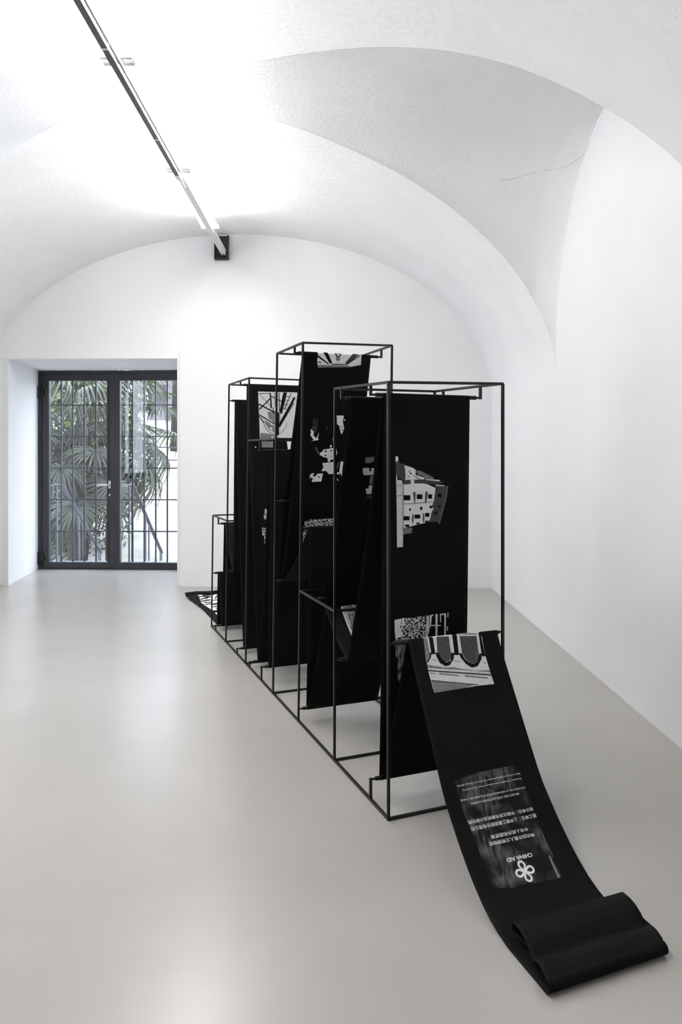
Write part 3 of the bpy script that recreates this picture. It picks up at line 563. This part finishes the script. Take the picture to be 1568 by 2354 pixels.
# ---------------------------------------------------------------- fluorescent lights on a rail under the crown
M['enamel'] = mat('white_enamel', (0.78, 0.78, 0.76), 0.4)
M['track'] = mat('dark_aluminium_track', (0.10, 0.10, 0.10), 0.4, 0.4)
tb = M['tube'] = bpy.data.materials.new('lit_fluorescent_tube'); tb.use_nodes = True
b = bsdf(tb); b.inputs['Base Color'].default_value = (0.9, 0.9, 0.9, 1); b.inputs['Emission Color'].default_value = (1.0, 0.97, 0.932, 1); b.inputs['Emission Strength'].default_value = TUBE
def lx(y): return -1.165 - (y - 3.26) * 0.0085
RAILZ = 3.425
rail = empty('light_rail', (lx(7.46), 7.4, RAILZ)); tag(rail, 'white lighting rail under the vault crown ending at a dark wall bracket', 'light rail')
def rp(mb_name, mb, m, parent, smooth=False):
    o = mb.build(mb_name, m, None, smooth); o.parent = parent; o.matrix_parent_inverse = Matrix.Translation(-parent.location); return o
m = MB(); m.bar((lx(7.44), 7.44, RAILZ), (lx(-1.9), -1.9, RAILZ), 0.05, 0.045); rp('trunking', m, M['enamel'], rail)
for k, s in enumerate((-0.014, 0.014)):
    m = MB(); m.bar((lx(7.44) + s, 7.44, RAILZ - 0.026), (lx(6.72) + s, 6.72, RAILZ - 0.026), 0.010, 0.008); rp('rail_lip', m, M['enamel'], rail)
m = MB(); m.bar((lx(5.26), 5.26, RAILZ - 0.038), (lx(-1.9), -1.9, RAILZ - 0.038), 0.034, 0.03); tag(rp('spotlight_track', m, M['track'], rail), 'dark spotlight track')
for y in (5.23, 4.62, 3.58):
    m = MB(); m.bar((lx(y), y, RAILZ - 0.039), (lx(y), y + (0.014 if y < 5 else 0.09), RAILZ - 0.039), 0.037, 0.034); rp('track_joint', m, M['enamel'], rail)
m = MB(); m.tube([(lx(5.3) + 0.005, 5.32, RAILZ - 0.04), (lx(5.3) + 0.012, 5.38, RAILZ - 0.055), (lx(5.4) + 0.01, 5.46, RAILZ - 0.05), (lx(5.5), 5.55, RAILZ - 0.02)], 0.004, 6); rp('cable', m, M['enamel'], rail, True)
x0 = -1.295; x1 = -1.150
m = MB(); quadbox(m, [(x0, bw(x0) - 0.05), (x0 + 0.012, bw(x0) - 0.05), (x0 + 0.012, bw(x0)), (x0, bw(x0))], 3.365, 3.60)
quadbox(m, [(x1 - 0.012, bw(x1) - 0.05), (x1, bw(x1) - 0.05), (x1, bw(x1)), (x1 - 0.012, bw(x1))], 3.365, 3.60)
quadbox(m, [(x0, bw(x0) - 0.05), (x1, bw(x1) - 0.05), (x1, bw(x1)), (x0, bw(x0))], 3.355, 3.367)
quadbox(m, [(x0, bw(x0) - 0.012), (x1, bw(x1) - 0.012), (x1, bw(x1) - 0.001), (x0, bw(x0) - 0.001)], 3.36, 3.60)
tag(rp('wall_bracket', m, M['dark'], rail), 'black box bracket on the end wall')
LAB = ['lit twin fluorescent fitting next to the black wall bracket', 'lit twin fluorescent fitting above the far half of the dark track', 'lit twin fluorescent fitting at the top edge of the picture', 'added unseen twin fluorescent fitting overhead of the viewer', 'lit twin fluorescent fitting behind the viewer']
for i, (ya, yb) in enumerate(((6.65, 5.29), (5.25, 3.82), (3.78, 2.35), (2.31, 0.88))):  # last fitting is unseen, added overhead to brighten the room
    fx = empty('fluorescent_light', (lx(ya), ya, RAILZ)); tag(fx, LAB[i], 'light', 'fluorescent fittings along the rail')
    for s in (-1, 1):
        t = MB(); t.tube([(lx(ya) + s * 0.062, ya - 0.03, RAILZ + 0.012), (lx(yb) + s * 0.062, yb + 0.03, RAILZ + 0.012)], 0.013, 8); rp('tube', t, M['tube'], fx, False)
    for y in (ya - 0.012, yb + 0.012):
        h = MB(); h.bar((lx(y) - 0.082, y, RAILZ + 0.008), (lx(y) + 0.082, y, RAILZ + 0.008), 0.022, 0.020)
        for s in (-1, 1): h.bar((lx(y) + s * 0.064, y, RAILZ + 0.0), (lx(y) + s * 0.064, y, RAILZ + 0.036), 0.026, 0.030)
        rp('tube_holder', h, M['enamel'], fx)
    h = MB(); h.bar((lx(ya), ya, RAILZ + 0.034), (lx(yb), yb, RAILZ + 0.034), 0.056, 0.022); rp('housing', h, M['enamel'], fx)
# ---------------------------------------------------------------- the steel frame
M['frame'] = mat('black_lacquered_steel', (0.009, 0.009, 0.0095), 0.40, spec=0.28)
M['rod'] = mat('black_rubber_sleeve', (0.008, 0.008, 0.009), 0.5, spec=0.25)
fr0 = empty('steel_frame', fp(0, 0, 0)); tag(fr0, 'black open steel frame of stepped boxes carrying the long printed fabric', 'frame')
def fpart(name, mb, m, smooth=False):
    o = mb.build(name, m, None, smooth); o.parent = fr0; o.matrix_parent_inverse = Matrix.Translation(-fr0.location); return o
BAR = 0.0102
def fbar(name, p, q):
    mb = MB(); P, Q = Vector(fp(*p)), Vector(fp(*q))
    d = (Q - P).normalized(); side = (FS[0], FS[1], 0) if abs(d.dot(Vector((FS[0], FS[1], 0)))) < 0.7 else (FT[0], FT[1], 0)
    mb.bar(P, Q, BAR, BAR, side); return fpart(name, mb, M['frame'])
TOPL = [1.643, 1.665, 1.943, 1.946, 1.866, 1.872, 0.884]
TOPR = [1.655, 1.668, 1.956, 1.950, 1.866, 1.872, 0.884]
for i, s in enumerate(PS):
    fbar('post', (s, 0, 0), (s, 0, TOPL[i])); fbar('post', (s, FW, 0), (s, FW, TOPR[i]))
fbar('base_rail', (0, 0, 0.0055), (PS[6], 0, 0.0055)); fbar('base_rail', (0, FW, 0.0055), (PS[6], FW, 0.0055))
for i in (0, 1, 3, 4, 5, 6): fbar('base_crossbar', (PS[i], 0, 0.0055), (PS[i], FW, 0.0055))
BOX = [(0, 1, None), (1, 2, 0.671), (2, 3, None), (3, 4, 1.458), (4, 5, None), (5, 6, 0.882)]
for a, b, z in BOX:
    la, lb, ra, rb_ = (z, z, z, z) if z else (TOPL[a], TOPL[b], TOPR[a], TOPR[b])
    fbar('top_rail', (PS[a], 0, la), (PS[b], 0, lb)); fbar('top_rail', (PS[a], FW, ra), (PS[b], FW, rb_))
    fbar('top_crossbar', (PS[a], 0, la), (PS[a], FW, ra)); fbar('top_crossbar', (PS[b], 0, lb), (PS[b], FW, rb_))
def rail_z(s, t):
    for a, b, z in BOX:
        if PS[a] <= s <= PS[b]:
            if z: return z
            T = TOPL if t < 0.2 else TOPR; k = (s - PS[a]) / (PS[b] - PS[a]); return T[a] + (T[b] - T[a]) * k
for nm, s, z, sd, fix in RODS:
    if fix in ('top', 'low'):
        for t in (0.0, FW):
            fbar('bracket', (s, t, rail_z(s, t) if fix == 'top' else 0.006), (s, t, z + (-0.005 if fix == 'top' else 0.005)))
    mb = MB(); mb.tube([fp(s, 0.0, z), fp(s, FW, z)], 0.0046, 8); ax = mb
    ax.tube([fp(s, 0.022, z), fp(s, FW - 0.022, z)], RR - 0.0006, 14)
    o = fpart('rod', ax, M['rod']); smooth_by_angle(o)
# ---------------------------------------------------------------- the printed fabric
cl = M['fabric'] = mat('black_cotton', (0.0032, 0.0032, 0.0037), 0.72, spec=0.10)
bump(cl, 900, 0.10, 0.0006, 2)
def ink(name, c0, c1, scale, p0, p1, stretch=None, detail=5):
    m = mat(name, c1, 0.8, spec=0.15); noise_col(m, scale, c0, c1, p0, p1, detail, stretch); return m
K = (0.0024, 0.0024, 0.0028)
INK = {'white': ink('white_ink', (0.62, 0.62, 0.64), (0.88, 0.88, 0.89), 520, 0.30, 0.55),
       'light': ink('light_grey_ink', (0.30, 0.30, 0.31), (0.80, 0.80, 0.81), 520, 0.30, 0.58),
       'mid': ink('mid_grey_ink', (0.06, 0.06, 0.065), (0.32, 0.32, 0.33), 520, 0.35, 0.65),
       'dim': ink('dim_grey_ink', (0.015, 0.015, 0.016), (0.12, 0.12, 0.125), 520, 0.35, 0.68),
       'haze': ink('hazy_ink', K, (0.10, 0.10, 0.105), 60, 0.35, 0.75),
       'smoke': None,
       'speckle': ink('speckled_ink', K, (0.75, 0.75, 0.76), 150, 0.46, 0.56, None, 3),
       'streak': ink('streaky_ink', (0.02, 0.02, 0.021), (0.40, 0.40, 0.41), 90, 0.35, 0.70, (1, 1, 0.25)),
       'black': mat('black_ink', K, 0.8, spec=0.15)}
def smoky():
    m = mat('smoky_ink', K, 0.8, spec=0.15); n, r = noise_col(m, 30, (0, 0, 0), (1, 1, 1), 0.36, 0.80, 6, (2.2, 0.6, 0.6))
    n2 = nd(m, 'ShaderNodeTexNoise'); n2.inputs['Scale'].default_value = 9.0; n2.inputs['Detail'].default_value = 2; tc = nd(m, 'ShaderNodeTexCoord'); lk(m, tc.outputs['Object'], n2.inputs['Vector'])
    g = nd(m, 'ShaderNodeTexNoise'); g.inputs['Scale'].default_value = 700; lk(m, tc.outputs['Object'], g.inputs['Vector'])
    r2 = nd(m, 'ShaderNodeValToRGB'); r2.color_ramp.elements[0].position = 0.40; r2.color_ramp.elements[1].position = 0.66; lk(m, n2.outputs['Fac'], r2.inputs['Fac'])
    a = nd(m, 'ShaderNodeMath', operation='MULTIPLY'); lk(m, r.outputs['Color'], a.inputs[0]); lk(m, r2.outputs['Color'], a.inputs[1])
    b = nd(m, 'ShaderNodeMath', operation='MULTIPLY'); lk(m, a.outputs[0], b.inputs[0]); lk(m, g.outputs['Fac'], b.inputs[1])
    c = nd(m, 'ShaderNodeMath', operation='MULTIPLY_ADD'); c.inputs[1].default_value = 0.42; c.inputs[2].default_value = 0.006; lk(m, b.outputs[0], c.inputs[0])
    lk(m, c.outputs[0], bsdf(m).inputs['Base Color'])
    return m
INK['smoke'] = smoky()
def fabric():
    n = 22; cols = [CW * j / n for j in range(n + 1)]
    stops = []
    for i in range(len(RL) - 1):
        k = max(1, int(math.ceil((RL[i + 1] - RL[i]) / 0.045)))
        stops += [RL[i] + (RL[i + 1] - RL[i]) * j / k for j in range(k)]
    stops.append(RL[-1])
    V, F = [], []
    for a in stops:
        for j, t in enumerate(cols):
            p = rib_pt(a, t)
            if a > RL[-1] - 1.0:                      # loose wrinkles towards the far end on the floor
                k = (a - RL[-1] + 1.0); p = (p[0], p[1], max(0.002, p[2] + 0.006 * k * (1 + math.sin(t * 24 + a * 9)) * 0.5))
                if a > RL[-1] - 0.06: p = (p[0] + 0.02 * math.sin(t * 33), p[1] + 0.03 * math.sin(t * 12), p[2] + 0.008)
            V.append(p)
    for i in range(len(stops) - 1):
        for j in range(n):
            q = i * (n + 1) + j; F.append([q, q + 1, q + n + 2, q + n + 1])
    o = obj('printed_fabric', V, F, M['fabric'], smooth=True)
    so = o.modifiers.new('thickness', 'SOLIDIFY'); so.thickness = 0.0008; so.offset = -1
    return tag(o, 'long black fabric with white prints threaded over the steel frame and spilling onto the floor', 'fabric')
fab = fabric()
def flat_to_fabric(polys, name, parent, base=0.0009):
    """polys: (material, [(a, t)...]) laid on the face of the fabric, later ones on top"""
    names = []; V, F, FM = [], [], []
    for li, (mt, pts) in enumerate(polys):
        if mt not in names: names.append(mt)
        bm = bmesh.new()
        vs_ = [bm.verts.new((p[0], p[1], 0)) for p in pts]
        try: bm.faces.new(vs_)
        except ValueError: bm.free(); continue
        lo_a, hi_a = min(p[0] for p in pts), max(p[0] for p in pts); lo_t, hi_t = min(p[1] for p in pts), max(p[1] for p in pts)
        bm.normal_update(); bmesh.ops.triangulate(bm, faces=bm.faces[:])
        cuts = [(x, (1, 0, 0)) for x in frange(lo_a, hi_a, 0.03)] + [(x, (0, 1, 0)) for x in frange(lo_t, hi_t, 0.03)]
        cuts += [(RL[i], (1, 0, 0)) for i in range(len(RL)) if lo_a < RL[i] < hi_a]
        for x, no in cuts:
            co = (x, 0, 0) if no[0] else (0, x, 0)
            bmesh.ops.bisect_plane(bm, geom=bm.verts[:] + bm.edges[:] + bm.faces[:], plane_co=co, plane_no=no)
        bm.verts.index_update(); i0 = len(V); off = base + li * 0.00006
        for v in bm.verts:
            p = rib_pt(v.co.x, v.co.y, off)
            if v.co.x > RL[-1] - 1.6: p = (p[0], p[1], p[2] + (0.0035 + 0.006 * max(0, v.co.x - RL[-1] + 1.0) * (1 + math.sin(v.co.y * 24 + v.co.x * 9)) * 0.5))
            V.append(p)
        for f in bm.faces: F.append([i0 + v.index for v in f.verts]); FM.append(names.index(mt))
        bm.free()
    return obj(name, V, F, [INK[k] for k in names], parent, fm=FM)
def frange(a, b, st):
    x = (math.floor(a / st) + 1) * st
    while x < b: yield x; x += st
PLAB = {'building_print': 'white print of a flat-fronted building seen sideways', 'tree_print': 'white print of a tree and columns', 'arch_print': 'white print of upside-down arches and ledge',
        'plaque_print': 'smoky grey print of an inscribed plaque, upside down', 'beam_print': 'white print of converging beams', 'townscape_print': 'scattered white print of buildings', 'window_print': 'grey print of window frames',
        'plank_print': 'grey print of planks', 'scaffold_print': 'white print of scaffold poles and a circle', 'splash_print': 'small splash of white print', 'foliage_print': 'speckled print of foliage', 'character_print': 'white brush-like characters on the floor end'}
pobj = {}
for k, polys in PRINTS.items(): pobj[k] = tag(flat_to_fabric(polys, k, fab), PLAB[k])
# lettering of the plaque, upside down on the drape
def lettering(body, p0, p1, h):
    cu = bpy.data.curves.new('lettering', 'FONT'); cu.body = body; cu.size = 1.0; cu.resolution_u = 2; cu.offset = 0.022 if body == 'CHINA AID' else 0.003
    tmp = bpy.data.objects.new('tmp_text', cu); COL.objects.link(tmp)
    bpy.context.view_layer.update()
    me = bpy.data.meshes.new_from_object(tmp.evaluated_get(bpy.context.evaluated_depsgraph_get()))
    bpy.data.objects.remove(tmp); bpy.data.curves.remove(cu)
    xs = [v.co.x for v in me.vertices]; ys = [v.co.y for v in me.vertices]
    if not xs: return None
    w, y0, y1 = max(xs) - min(xs), min(ys), max(ys); x0 = min(xs)
    d = (p1[0] - p0[0], p1[1] - p0[1]); L = math.hypot(*d); d = (d[0] / L, d[1] / L)
    up = (-d[1], d[0])
    if up[0] > 0: up = (-up[0], -up[1])
    V = []
    for v in me.vertices:
        a = (v.co.x - x0) / w * L; b = (v.co.y - y0) / (y1 - y0) * h
        V.append(rib_pt(p0[0] + d[0] * a + up[0] * b, p0[1] + d[1] * a + up[1] * b, 0.0016))
    o = obj('lettering', V, [list(p.vertices) for p in me.polygons], INK['white' if h > 0.0085 else 'light'], pobj['plaque_print'])
    bpy.data.meshes.remove(me)
    return o
for body, p0, p1, h in LETTERS: lettering(body, p0, p1, h)
# the four-loop emblem above the lettering
def emblem():
    (a0, t0), R = LOGO; V, F = [], []
    for q in range(4):
        th = math.radians(90 * q - 4)
        pts = []
        for i in range(25):                                # a teardrop loop leaving and returning to the centre
            u = i / 24; ph = (u - 0.5) * 2 * math.pi
            x = R * (0.60 + 0.32 * math.cos(ph)) if abs(ph) < 2.3 else R * (0.60 + 0.32 * math.cos(2.3)) * (math.pi - abs(ph)) / (math.pi - 2.3)
            y = R * 0.30 * math.sin(ph) if abs(ph) < 2.3 else math.copysign(R * 0.30 * math.sin(2.3) * (math.pi - abs(ph)) / (math.pi - 2.3), ph)
            pts.append((x, y))
        i0 = len(V); wd = R * 0.10
        for i, (x, y) in enumerate(pts):
            xa, ya = pts[max(0, i - 1)]; xb, yb = pts[min(24, i + 1)]; dx, dy = xb - xa, yb - ya; D = math.hypot(dx, dy) or 1
            for sg_ in (-1, 1):
                X, Y = x - dy / D * wd * sg_, y + dx / D * wd * sg_
                V.append(rib_pt(a0 + X * math.cos(th) - Y * math.sin(th), t0 + X * math.sin(th) + Y * math.cos(th), 0.0016 + 0.00002 * q))
        for i in range(24): F.append([i0 + 2 * i, i0 + 2 * i + 1, i0 + 2 * i + 3, i0 + 2 * i + 2])
    return tag(obj('emblem', V, F, INK['white'], pobj['plaque_print']), 'white four-loop knot emblem')
emblem()
# ---------------------------------------------------------------- outside the door
M['paving'] = mat('pale_stone_slab', (0.22, 0.23, 0.26), 0.7)
M['lawn'] = mat('pale_winter_lawn', (0.40, 0.42, 0.30), 0.95, spec=0.1)
noise_col(M['lawn'], 1.4, (0.26, 0.265, 0.23), (0.38, 0.38, 0.365), 0.35, 0.65, 8); bump(M['lawn'], 12, 0.5, 0.04)
M['railpaint'] = mat('blue_grey_railing_paint', (0.05, 0.054, 0.075), 0.45)
def leafmat(name, c0, c1, rough, trans):
    m = mat(name, c1, rough, spec=0.5); noise_col(m, 3.0, c0, c1, 0.3, 0.7, 3)
    b = bsdf(m); t = nd(m, 'ShaderNodeBsdfTranslucent'); t.inputs['Color'].default_value = (c1[0] * 1.6, c1[1] * 1.9, c1[2] * 0.8, 1)
    x = nd(m, 'ShaderNodeMixShader'); x.inputs['Fac'].default_value = trans; out = m.node_tree.nodes['Material Output']
    lk(m, b.outputs[0], x.inputs[1]); lk(m, t.outputs[0], x.inputs[2]); lk(m, x.outputs[0], out.inputs['Surface'])
    return m
M['palm'] = leafmat('grey_green_palm_leaf', (0.026, 0.030, 0.026), (0.075, 0.083, 0.068), 0.34, 0.24)
M['yleaf'] = leafmat('yellow_green_leaf', (0.10, 0.11, 0.025), (0.20, 0.21, 0.06), 0.5, 0.35)
M['dleaf'] = leafmat('dark_green_leaf', (0.014, 0.017, 0.013), (0.045, 0.050, 0.040), 0.45, 0.2)
M['bark'] = mat('fibrous_bark', (0.022, 0.020, 0.018), 0.95); bump(M['bark'], 30, 0.8, 0.02, 4, (1, 1, 0.3))
M['stucco'] = mat('pale_stucco', (0.15, 0.14, 0.145), 0.9)
M['wpane'] = mat('dark_window_glass', (0.012, 0.012, 0.016), 0.25)
M['shutter'] = mat('grey_shutter', (0.04, 0.04, 0.05), 0.7)
def gz(x, y):
    k = max(0.0, y - 12.0)
    return -1.12 + 0.175 * k + 0.12 * math.sin(x * 0.7 + y * 0.3) * min(1, k / 3)
V, F = [], []; nx, ny = 40, 44
for j in range(ny + 1):
    for i in range(nx + 1):
        x = -26 + 40 * i / nx; y = 8.8 + 40 * j / ny; V.append((x, y, gz(x, y)))
for j in range(ny):
    for i in range(nx): q = j * (nx + 1) + i; F.append([q, q + 1, q + nx + 2, q + nx + 1])
tag(obj('garden_ground', V, F, M['lawn'], smooth=True), 'pale sloping lawn of the garden outside the door', 'ground', kind='structure')
# landing of narrow slabs, then steps going down and away
lp = empty('landing', (-2.8, 8.9, -0.06)); tag(lp, 'pale slatted landing just outside the glass door', 'landing', kind='structure')
for i in range(13):
    m = MB(); x = -3.86 + i * 0.165
    m.hexa([(x + 0.006, 8.72, -0.06), (x + 0.155, 8.72, -0.06), (x + 0.155, 9.32, -0.06), (x + 0.006, 9.32, -0.06), (x + 0.006, 8.72, -0.012), (x + 0.155, 8.72, -0.012), (x + 0.155, 9.32, -0.012), (x + 0.006, 9.32, -0.012)])
    rp('slab', m, M['paving'], lp)
m = MB(); m.box(-3.95, -1.7, 8.70, 9.30, -1.1, -0.062); rp('support', m, M['stucco'], lp)
st = empty('garden_steps', (-3.1, 9.4, -1.1)); tag(st, 'pale stone steps descending from the landing to the lawn', 'steps')
for i in range(6):
    m = MB(); m.box(-3.66, -2.58, 9.33 + i * 0.255, 9.33 + (i + 1) * 0.255 + 0.02, -1.2, -0.06 - (i + 1) * 0.172); rp('step', m, M['paving'], st)
def railing(x, lab):
    r = empty('stair_railing', (x, 9.3, -0.01)); tag(r, lab, 'railing', 'railings of the garden steps')
    z0, za = 0.975, 9.30
    def rz(y): return z0 - max(0, y - za) * 0.715
    m = MB(); m.bar((x, 8.75, z0), (x, za + 0.01, z0), 0.042, 0.012, (1, 0, 0)); rp('handrail', m, M['railpaint'], r)
    m = MB(); m.bar((x, za, z0), (x, 10.82, rz(10.82)), 0.045, 0.014, (1, 0, 0)); rp('handrail', m, M['railpaint'], r)
    for y in (8.80, 9.16, 9.29, 9.93, 10.10, 10.74, 10.81):
        zb = -0.03 if y < 9.3 else -0.06 - (int((y - 9.33) / 0.255) + 1) * 0.172
        m = MB(); m.bar((x, y, zb), (x, y, rz(y)), 0.014, 0.035, (1, 0, 0)); rp('baluster', m, M['railpaint'], r)
    return r
railing(-3.58, 'blue-grey flat-bar stair railing seen through the left door leaf')
railing(-2.67, 'blue-grey flat-bar stair railing seen through the right door leaf')
# fan palm: fronds are parts that share a few meshes
def frond_mesh(seed, droop, rad):
    rnd = random.Random(seed); V, F = [], []
    n = 26
    for i in range(n):
        a = math.radians(-138 + 276 * i / (n - 1)) + rnd.uniform(-0.02, 0.02)
        L = rad * (0.82 + 0.18 * math.cos(a * 0.6)) * rnd.uniform(0.92, 1.05); w = 0.020 * rad / 0.6
        dirx, diry = math.sin(a), math.cos(a); px_, py_ = diry, -dirx
        d0 = droop * rnd.uniform(0.7, 1.5); i0 = len(V); ns = 5
        for k in range(ns + 1):
            u = k / ns; r = L * u
            ww = w * (0.35 + 1.3 * u) * (1 if u < 0.5 else max(0.06, (1 - u) / 0.5))
            z = 0.05 * rad * math.sin(u * 2) - d0 * u ** 2.4 * L; rr = r * (1 - 0.35 * d0 * u * u)
            cxv, cyv = dirx * rr, diry * rr
            V += [(cxv - px_ * ww, cyv - py_ * ww, z + 0.010), (cxv, cyv, z - 0.008), (cxv + px_ * ww, cyv + py_ * ww, z + 0.010)]
        for k in range(ns):
            q = i0 + 3 * k; F += [[q, q + 1, q + 4, q + 3], [q + 1, q + 2, q + 5, q + 4]]
    # petiole
    i0 = len(V)
    for k in range(5):
        y = -k * 0.21 * rad / 0.6; z = -0.03 * k * k * rad
        for dx, dz in ((-0.012, 0), (0, 0.012), (0.012, 0), (0, -0.012)): V.append((dx, y, z + dz))
    for k in range(4):
        for j in range(4): a = i0 + 4 * k + j; b = i0 + 4 * k + (j + 1) % 4; F.append([a, b, b + 4, a + 4])
    me = bpy.data.meshes.new('frond'); me.from_pydata(V, [], F); me.materials.append(M['palm'])
    for p in me.polygons: p.use_smooth = True
    return me
FM = [frond_mesh(i, d, r) for i, (d, r) in enumerate(((0.45, 0.62), (0.75, 0.66), (0.25, 0.60), (0.95, 0.64)))]
def palm(x, y, zc, n, seed, lab, spread=1.0):
    p = empty('fan_palm', (x, y, gz(x, y))); tag(p, lab, 'palm', 'fan palms in the garden')
    rnd = random.Random(seed)
    m = MB(); z0 = gz(x, y)
    m.tube([(x, y, z0 - 0.1), (x + 0.02, y, z0 + (zc - z0) * 0.5), (x, y, zc)], [0.10, 0.11, 0.10], 12); rp('trunk', m, M['bark'], p, True)
    for i in range(n):
        az = i * 2.399 + rnd.uniform(-0.3, 0.3); el = math.radians(65 - 115 * (i + 0.5) / n + rnd.uniform(-8, 8))
        L = spread * rnd.uniform(0.72, 1.0)
        d = Vector((math.cos(az) * math.cos(el), math.sin(az) * math.cos(el), math.sin(el)))
        o = bpy.data.objects.new('frond', FM[rnd.randrange(4)]); COL.objects.link(o); o.parent = p
        yv = (d + Vector((0, 0, -0.45))).normalized(); zv = Vector((0, 0, 1)) + d * 0.55
        xv = yv.cross(zv).normalized(); zv = xv.cross(yv)
        R = Matrix((xv, yv, zv)).transposed().to_4x4()
        loc = Vector((0, 0, zc - z0 + (0.25 - 0.5 * i / n) )) + d * L
        o.matrix_local = Matrix.Translation(loc) @ R @ Matrix.Scale(rnd.uniform(0.85, 1.1), 4)
    return p
palm(-4.27, 11.6, 1.35, 36, 3, 'large grey-green fan palm behind the left door leaf', 1.15)
palm(-3.99, 12.6, 1.75, 30, 11, 'fan palm with arching fronds behind the right door leaf', 1.1)
palm(-5.3, 12.9, 0.6, 18, 5, 'low fan palm at the left edge of the door glass', 0.9)
# leafy shrubs and bare trees further back
def leaf_cloud(x, y, z, rx, ry, rz, n, size, m, seed):
    rnd = random.Random(seed); mb = MB()
    for _ in range(n):
        while True:
            u = [rnd.uniform(-1, 1) for _ in range(3)]
            if sum(q * q for q in u) < 1: break
        c = Vector((x + u[0] * rx, y + u[1] * ry, z + u[2] * rz)); s = size * rnd.uniform(0.6, 1.4)
        a = Vector((rnd.gauss(0, 1), rnd.gauss(0, 1), rnd.gauss(0, 0.6))).normalized(); b = a.cross(Vector((rnd.gauss(0, 1), rnd.gauss(0, 1), rnd.gauss(0, 1)))).normalized()
        mb.poly([c - a * s, c + b * s * 0.38, c + a * s, c - b * s * 0.38])
    return mb
def shrub(x, y, z, rx, ry, rz, n, size, m, seed, lab, stem=True):
    e = empty('leafy_shrub', (x, y, gz(x, y))); tag(e, lab, 'shrub')
    tag(rp('foliage', leaf_cloud(x, y, z, rx, ry, rz, n, size, m, seed), m, e), kind='stuff')
    rnd = random.Random(seed); mb = MB()
    for k in range(5):
        tx, ty = x + rnd.uniform(-0.8, 0.8) * rx, y + rnd.uniform(-0.6, 0.6) * ry
        mb.tube([(x + rnd.uniform(-0.1, 0.1), y, gz(x, y) - 0.05), ((x + tx) / 2, (y + ty) / 2, z * 0.5), (tx, ty, z + rz * rnd.uniform(0.2, 0.8))], [0.05, 0.035, 0.012], 6)
    rp('stems', mb, M['bark'], e, True)
    return e
shrub(-6.6, 15.4, 1.7, 1.9, 1.2, 2.6, 5200, 0.085, M['dleaf'], 21, 'dense dark evergreen shrub far behind the palms')
shrub(-5.0, 13.9, 2.1, 1.1, 0.7, 1.0, 900, 0.060, M['yleaf'], 22, 'yellow-green leafy shrub above the left palm fronds')
shrub(-5.55, 14.6, 0.2, 1.4, 0.8, 1.3, 2200, 0.07, M['dleaf'], 23, 'low dark shrub at the foot of the palms')
def tall_tree(x, y, z, r, rz, n, seed, lab):
    e = empty('evergreen_tree', (x, y, gz(x, y))); tag(e, lab, 'tree')
    tag(rp('foliage', leaf_cloud(x, y, z, r, r, rz, n, 0.16, M['dleaf'], seed), M['dleaf'], e), kind='stuff')
    mb = MB(); mb.tube([(x, y, gz(x, y) - 0.1), (x + 0.1, y, z * 0.5), (x, y, z + rz * 0.5)], [0.22, 0.17, 0.05], 8); rp('trunk', mb, M['bark'], e, True)
    return e
tall_tree(-8.6, 19.5, 5.0, 2.8, 2.7, 6500, 61, 'tall dark evergreen rising behind the left palm')
def bare_tree(x, y, h, seed, lab):
    e = empty('bare_tree', (x, y, gz(x, y))); tag(e, lab, 'tree', 'bare trees up the slope')
    rnd = random.Random(seed); mb = MB(); tw = MB(); b0 = Vector((x, y, gz(x, y) - 0.1)); top = b0 + Vector((rnd.uniform(-0.5, 0.5), 0, h))
    mb.tube([b0, (b0 + top) / 2 + Vector((0.12, 0, 0)), top], [0.16, 0.12, 0.04], 8); rp('trunk', mb, M['bark'], e, True)
    for k in range(26):
        u = rnd.uniform(0.3, 1.0); p = b0.lerp(top, u); d = Vector((rnd.gauss(0, 1), rnd.gauss(0, 1), rnd.uniform(0.3, 1.3))).normalized() * rnd.uniform(0.5, 1.4)
        tw.tube([p, p + d * 0.5, p + d + Vector((0, 0, 0.2))], [0.025, 0.016, 0.006], 5)
    rp('branches', tw, M['bark'], e, True)
    return e
bare_tree(-6.2, 27.0, 5.5, 41, 'bare pale tree at the right edge of the door glass')
bare_tree(-8.2, 28.5, 6.0, 42, 'bare tree in front of the distant house')
# distant house up the slope
hs = empty('distant_house', (-8, 38.5, gz(-9.5, 36))); tag(hs, 'pale distant house with rows of shuttered windows up the slope', 'house')
hb = gz(-9.5, 36)
m = MB(); m.box(-9.55, -6.4, 36, 41, hb - 0.8, hb + 4.6); rp('wall', m, M['stucco'], hs)
m = MB(); m.box(-9.8, -6.1, 35.6, 41.4, hb + 4.6, hb + 4.85); rp('roof', m, M['shutter'], hs)
for r in range(2):
    for c in range(3):
        x = -9.3 + c * 1.02; z = hb + 0.5 + r * 2.05
        w = MB(); w.box(x, x + 0.62, 35.96, 36.02, z, z + 1.25); f = rp('window', w, M['shutter'], hs)
        g = MB(); g.box(x + 0.07, x + 0.55, 35.94, 35.97, z + 0.07, z + 1.18); go = g.build('pane', M['wpane'], None); go.parent = f
m = MB(); fence = empty('garden_fence', (-9, 24, gz(-9, 24))); tag(fence, 'low dark fence crossing the slope behind the palms', 'fence')
for k in range(2): q = MB(); q.bar((-12, 24, gz(-12, 24) + 0.4 + 0.4 * k), (-4, 23, gz(-4, 23) + 0.4 + 0.4 * k), 0.04); rp('fence_rail', q, M['railpaint'], fence)
for k in range(9): x = -12 + k; q = MB(); y = 24 - (x + 12) / 8; q.bar((x, y, gz(x, y) - 0.1), (x, y, gz(x, y) + 0.95), 0.06); rp('fence_post', q, M['railpaint'], fence)
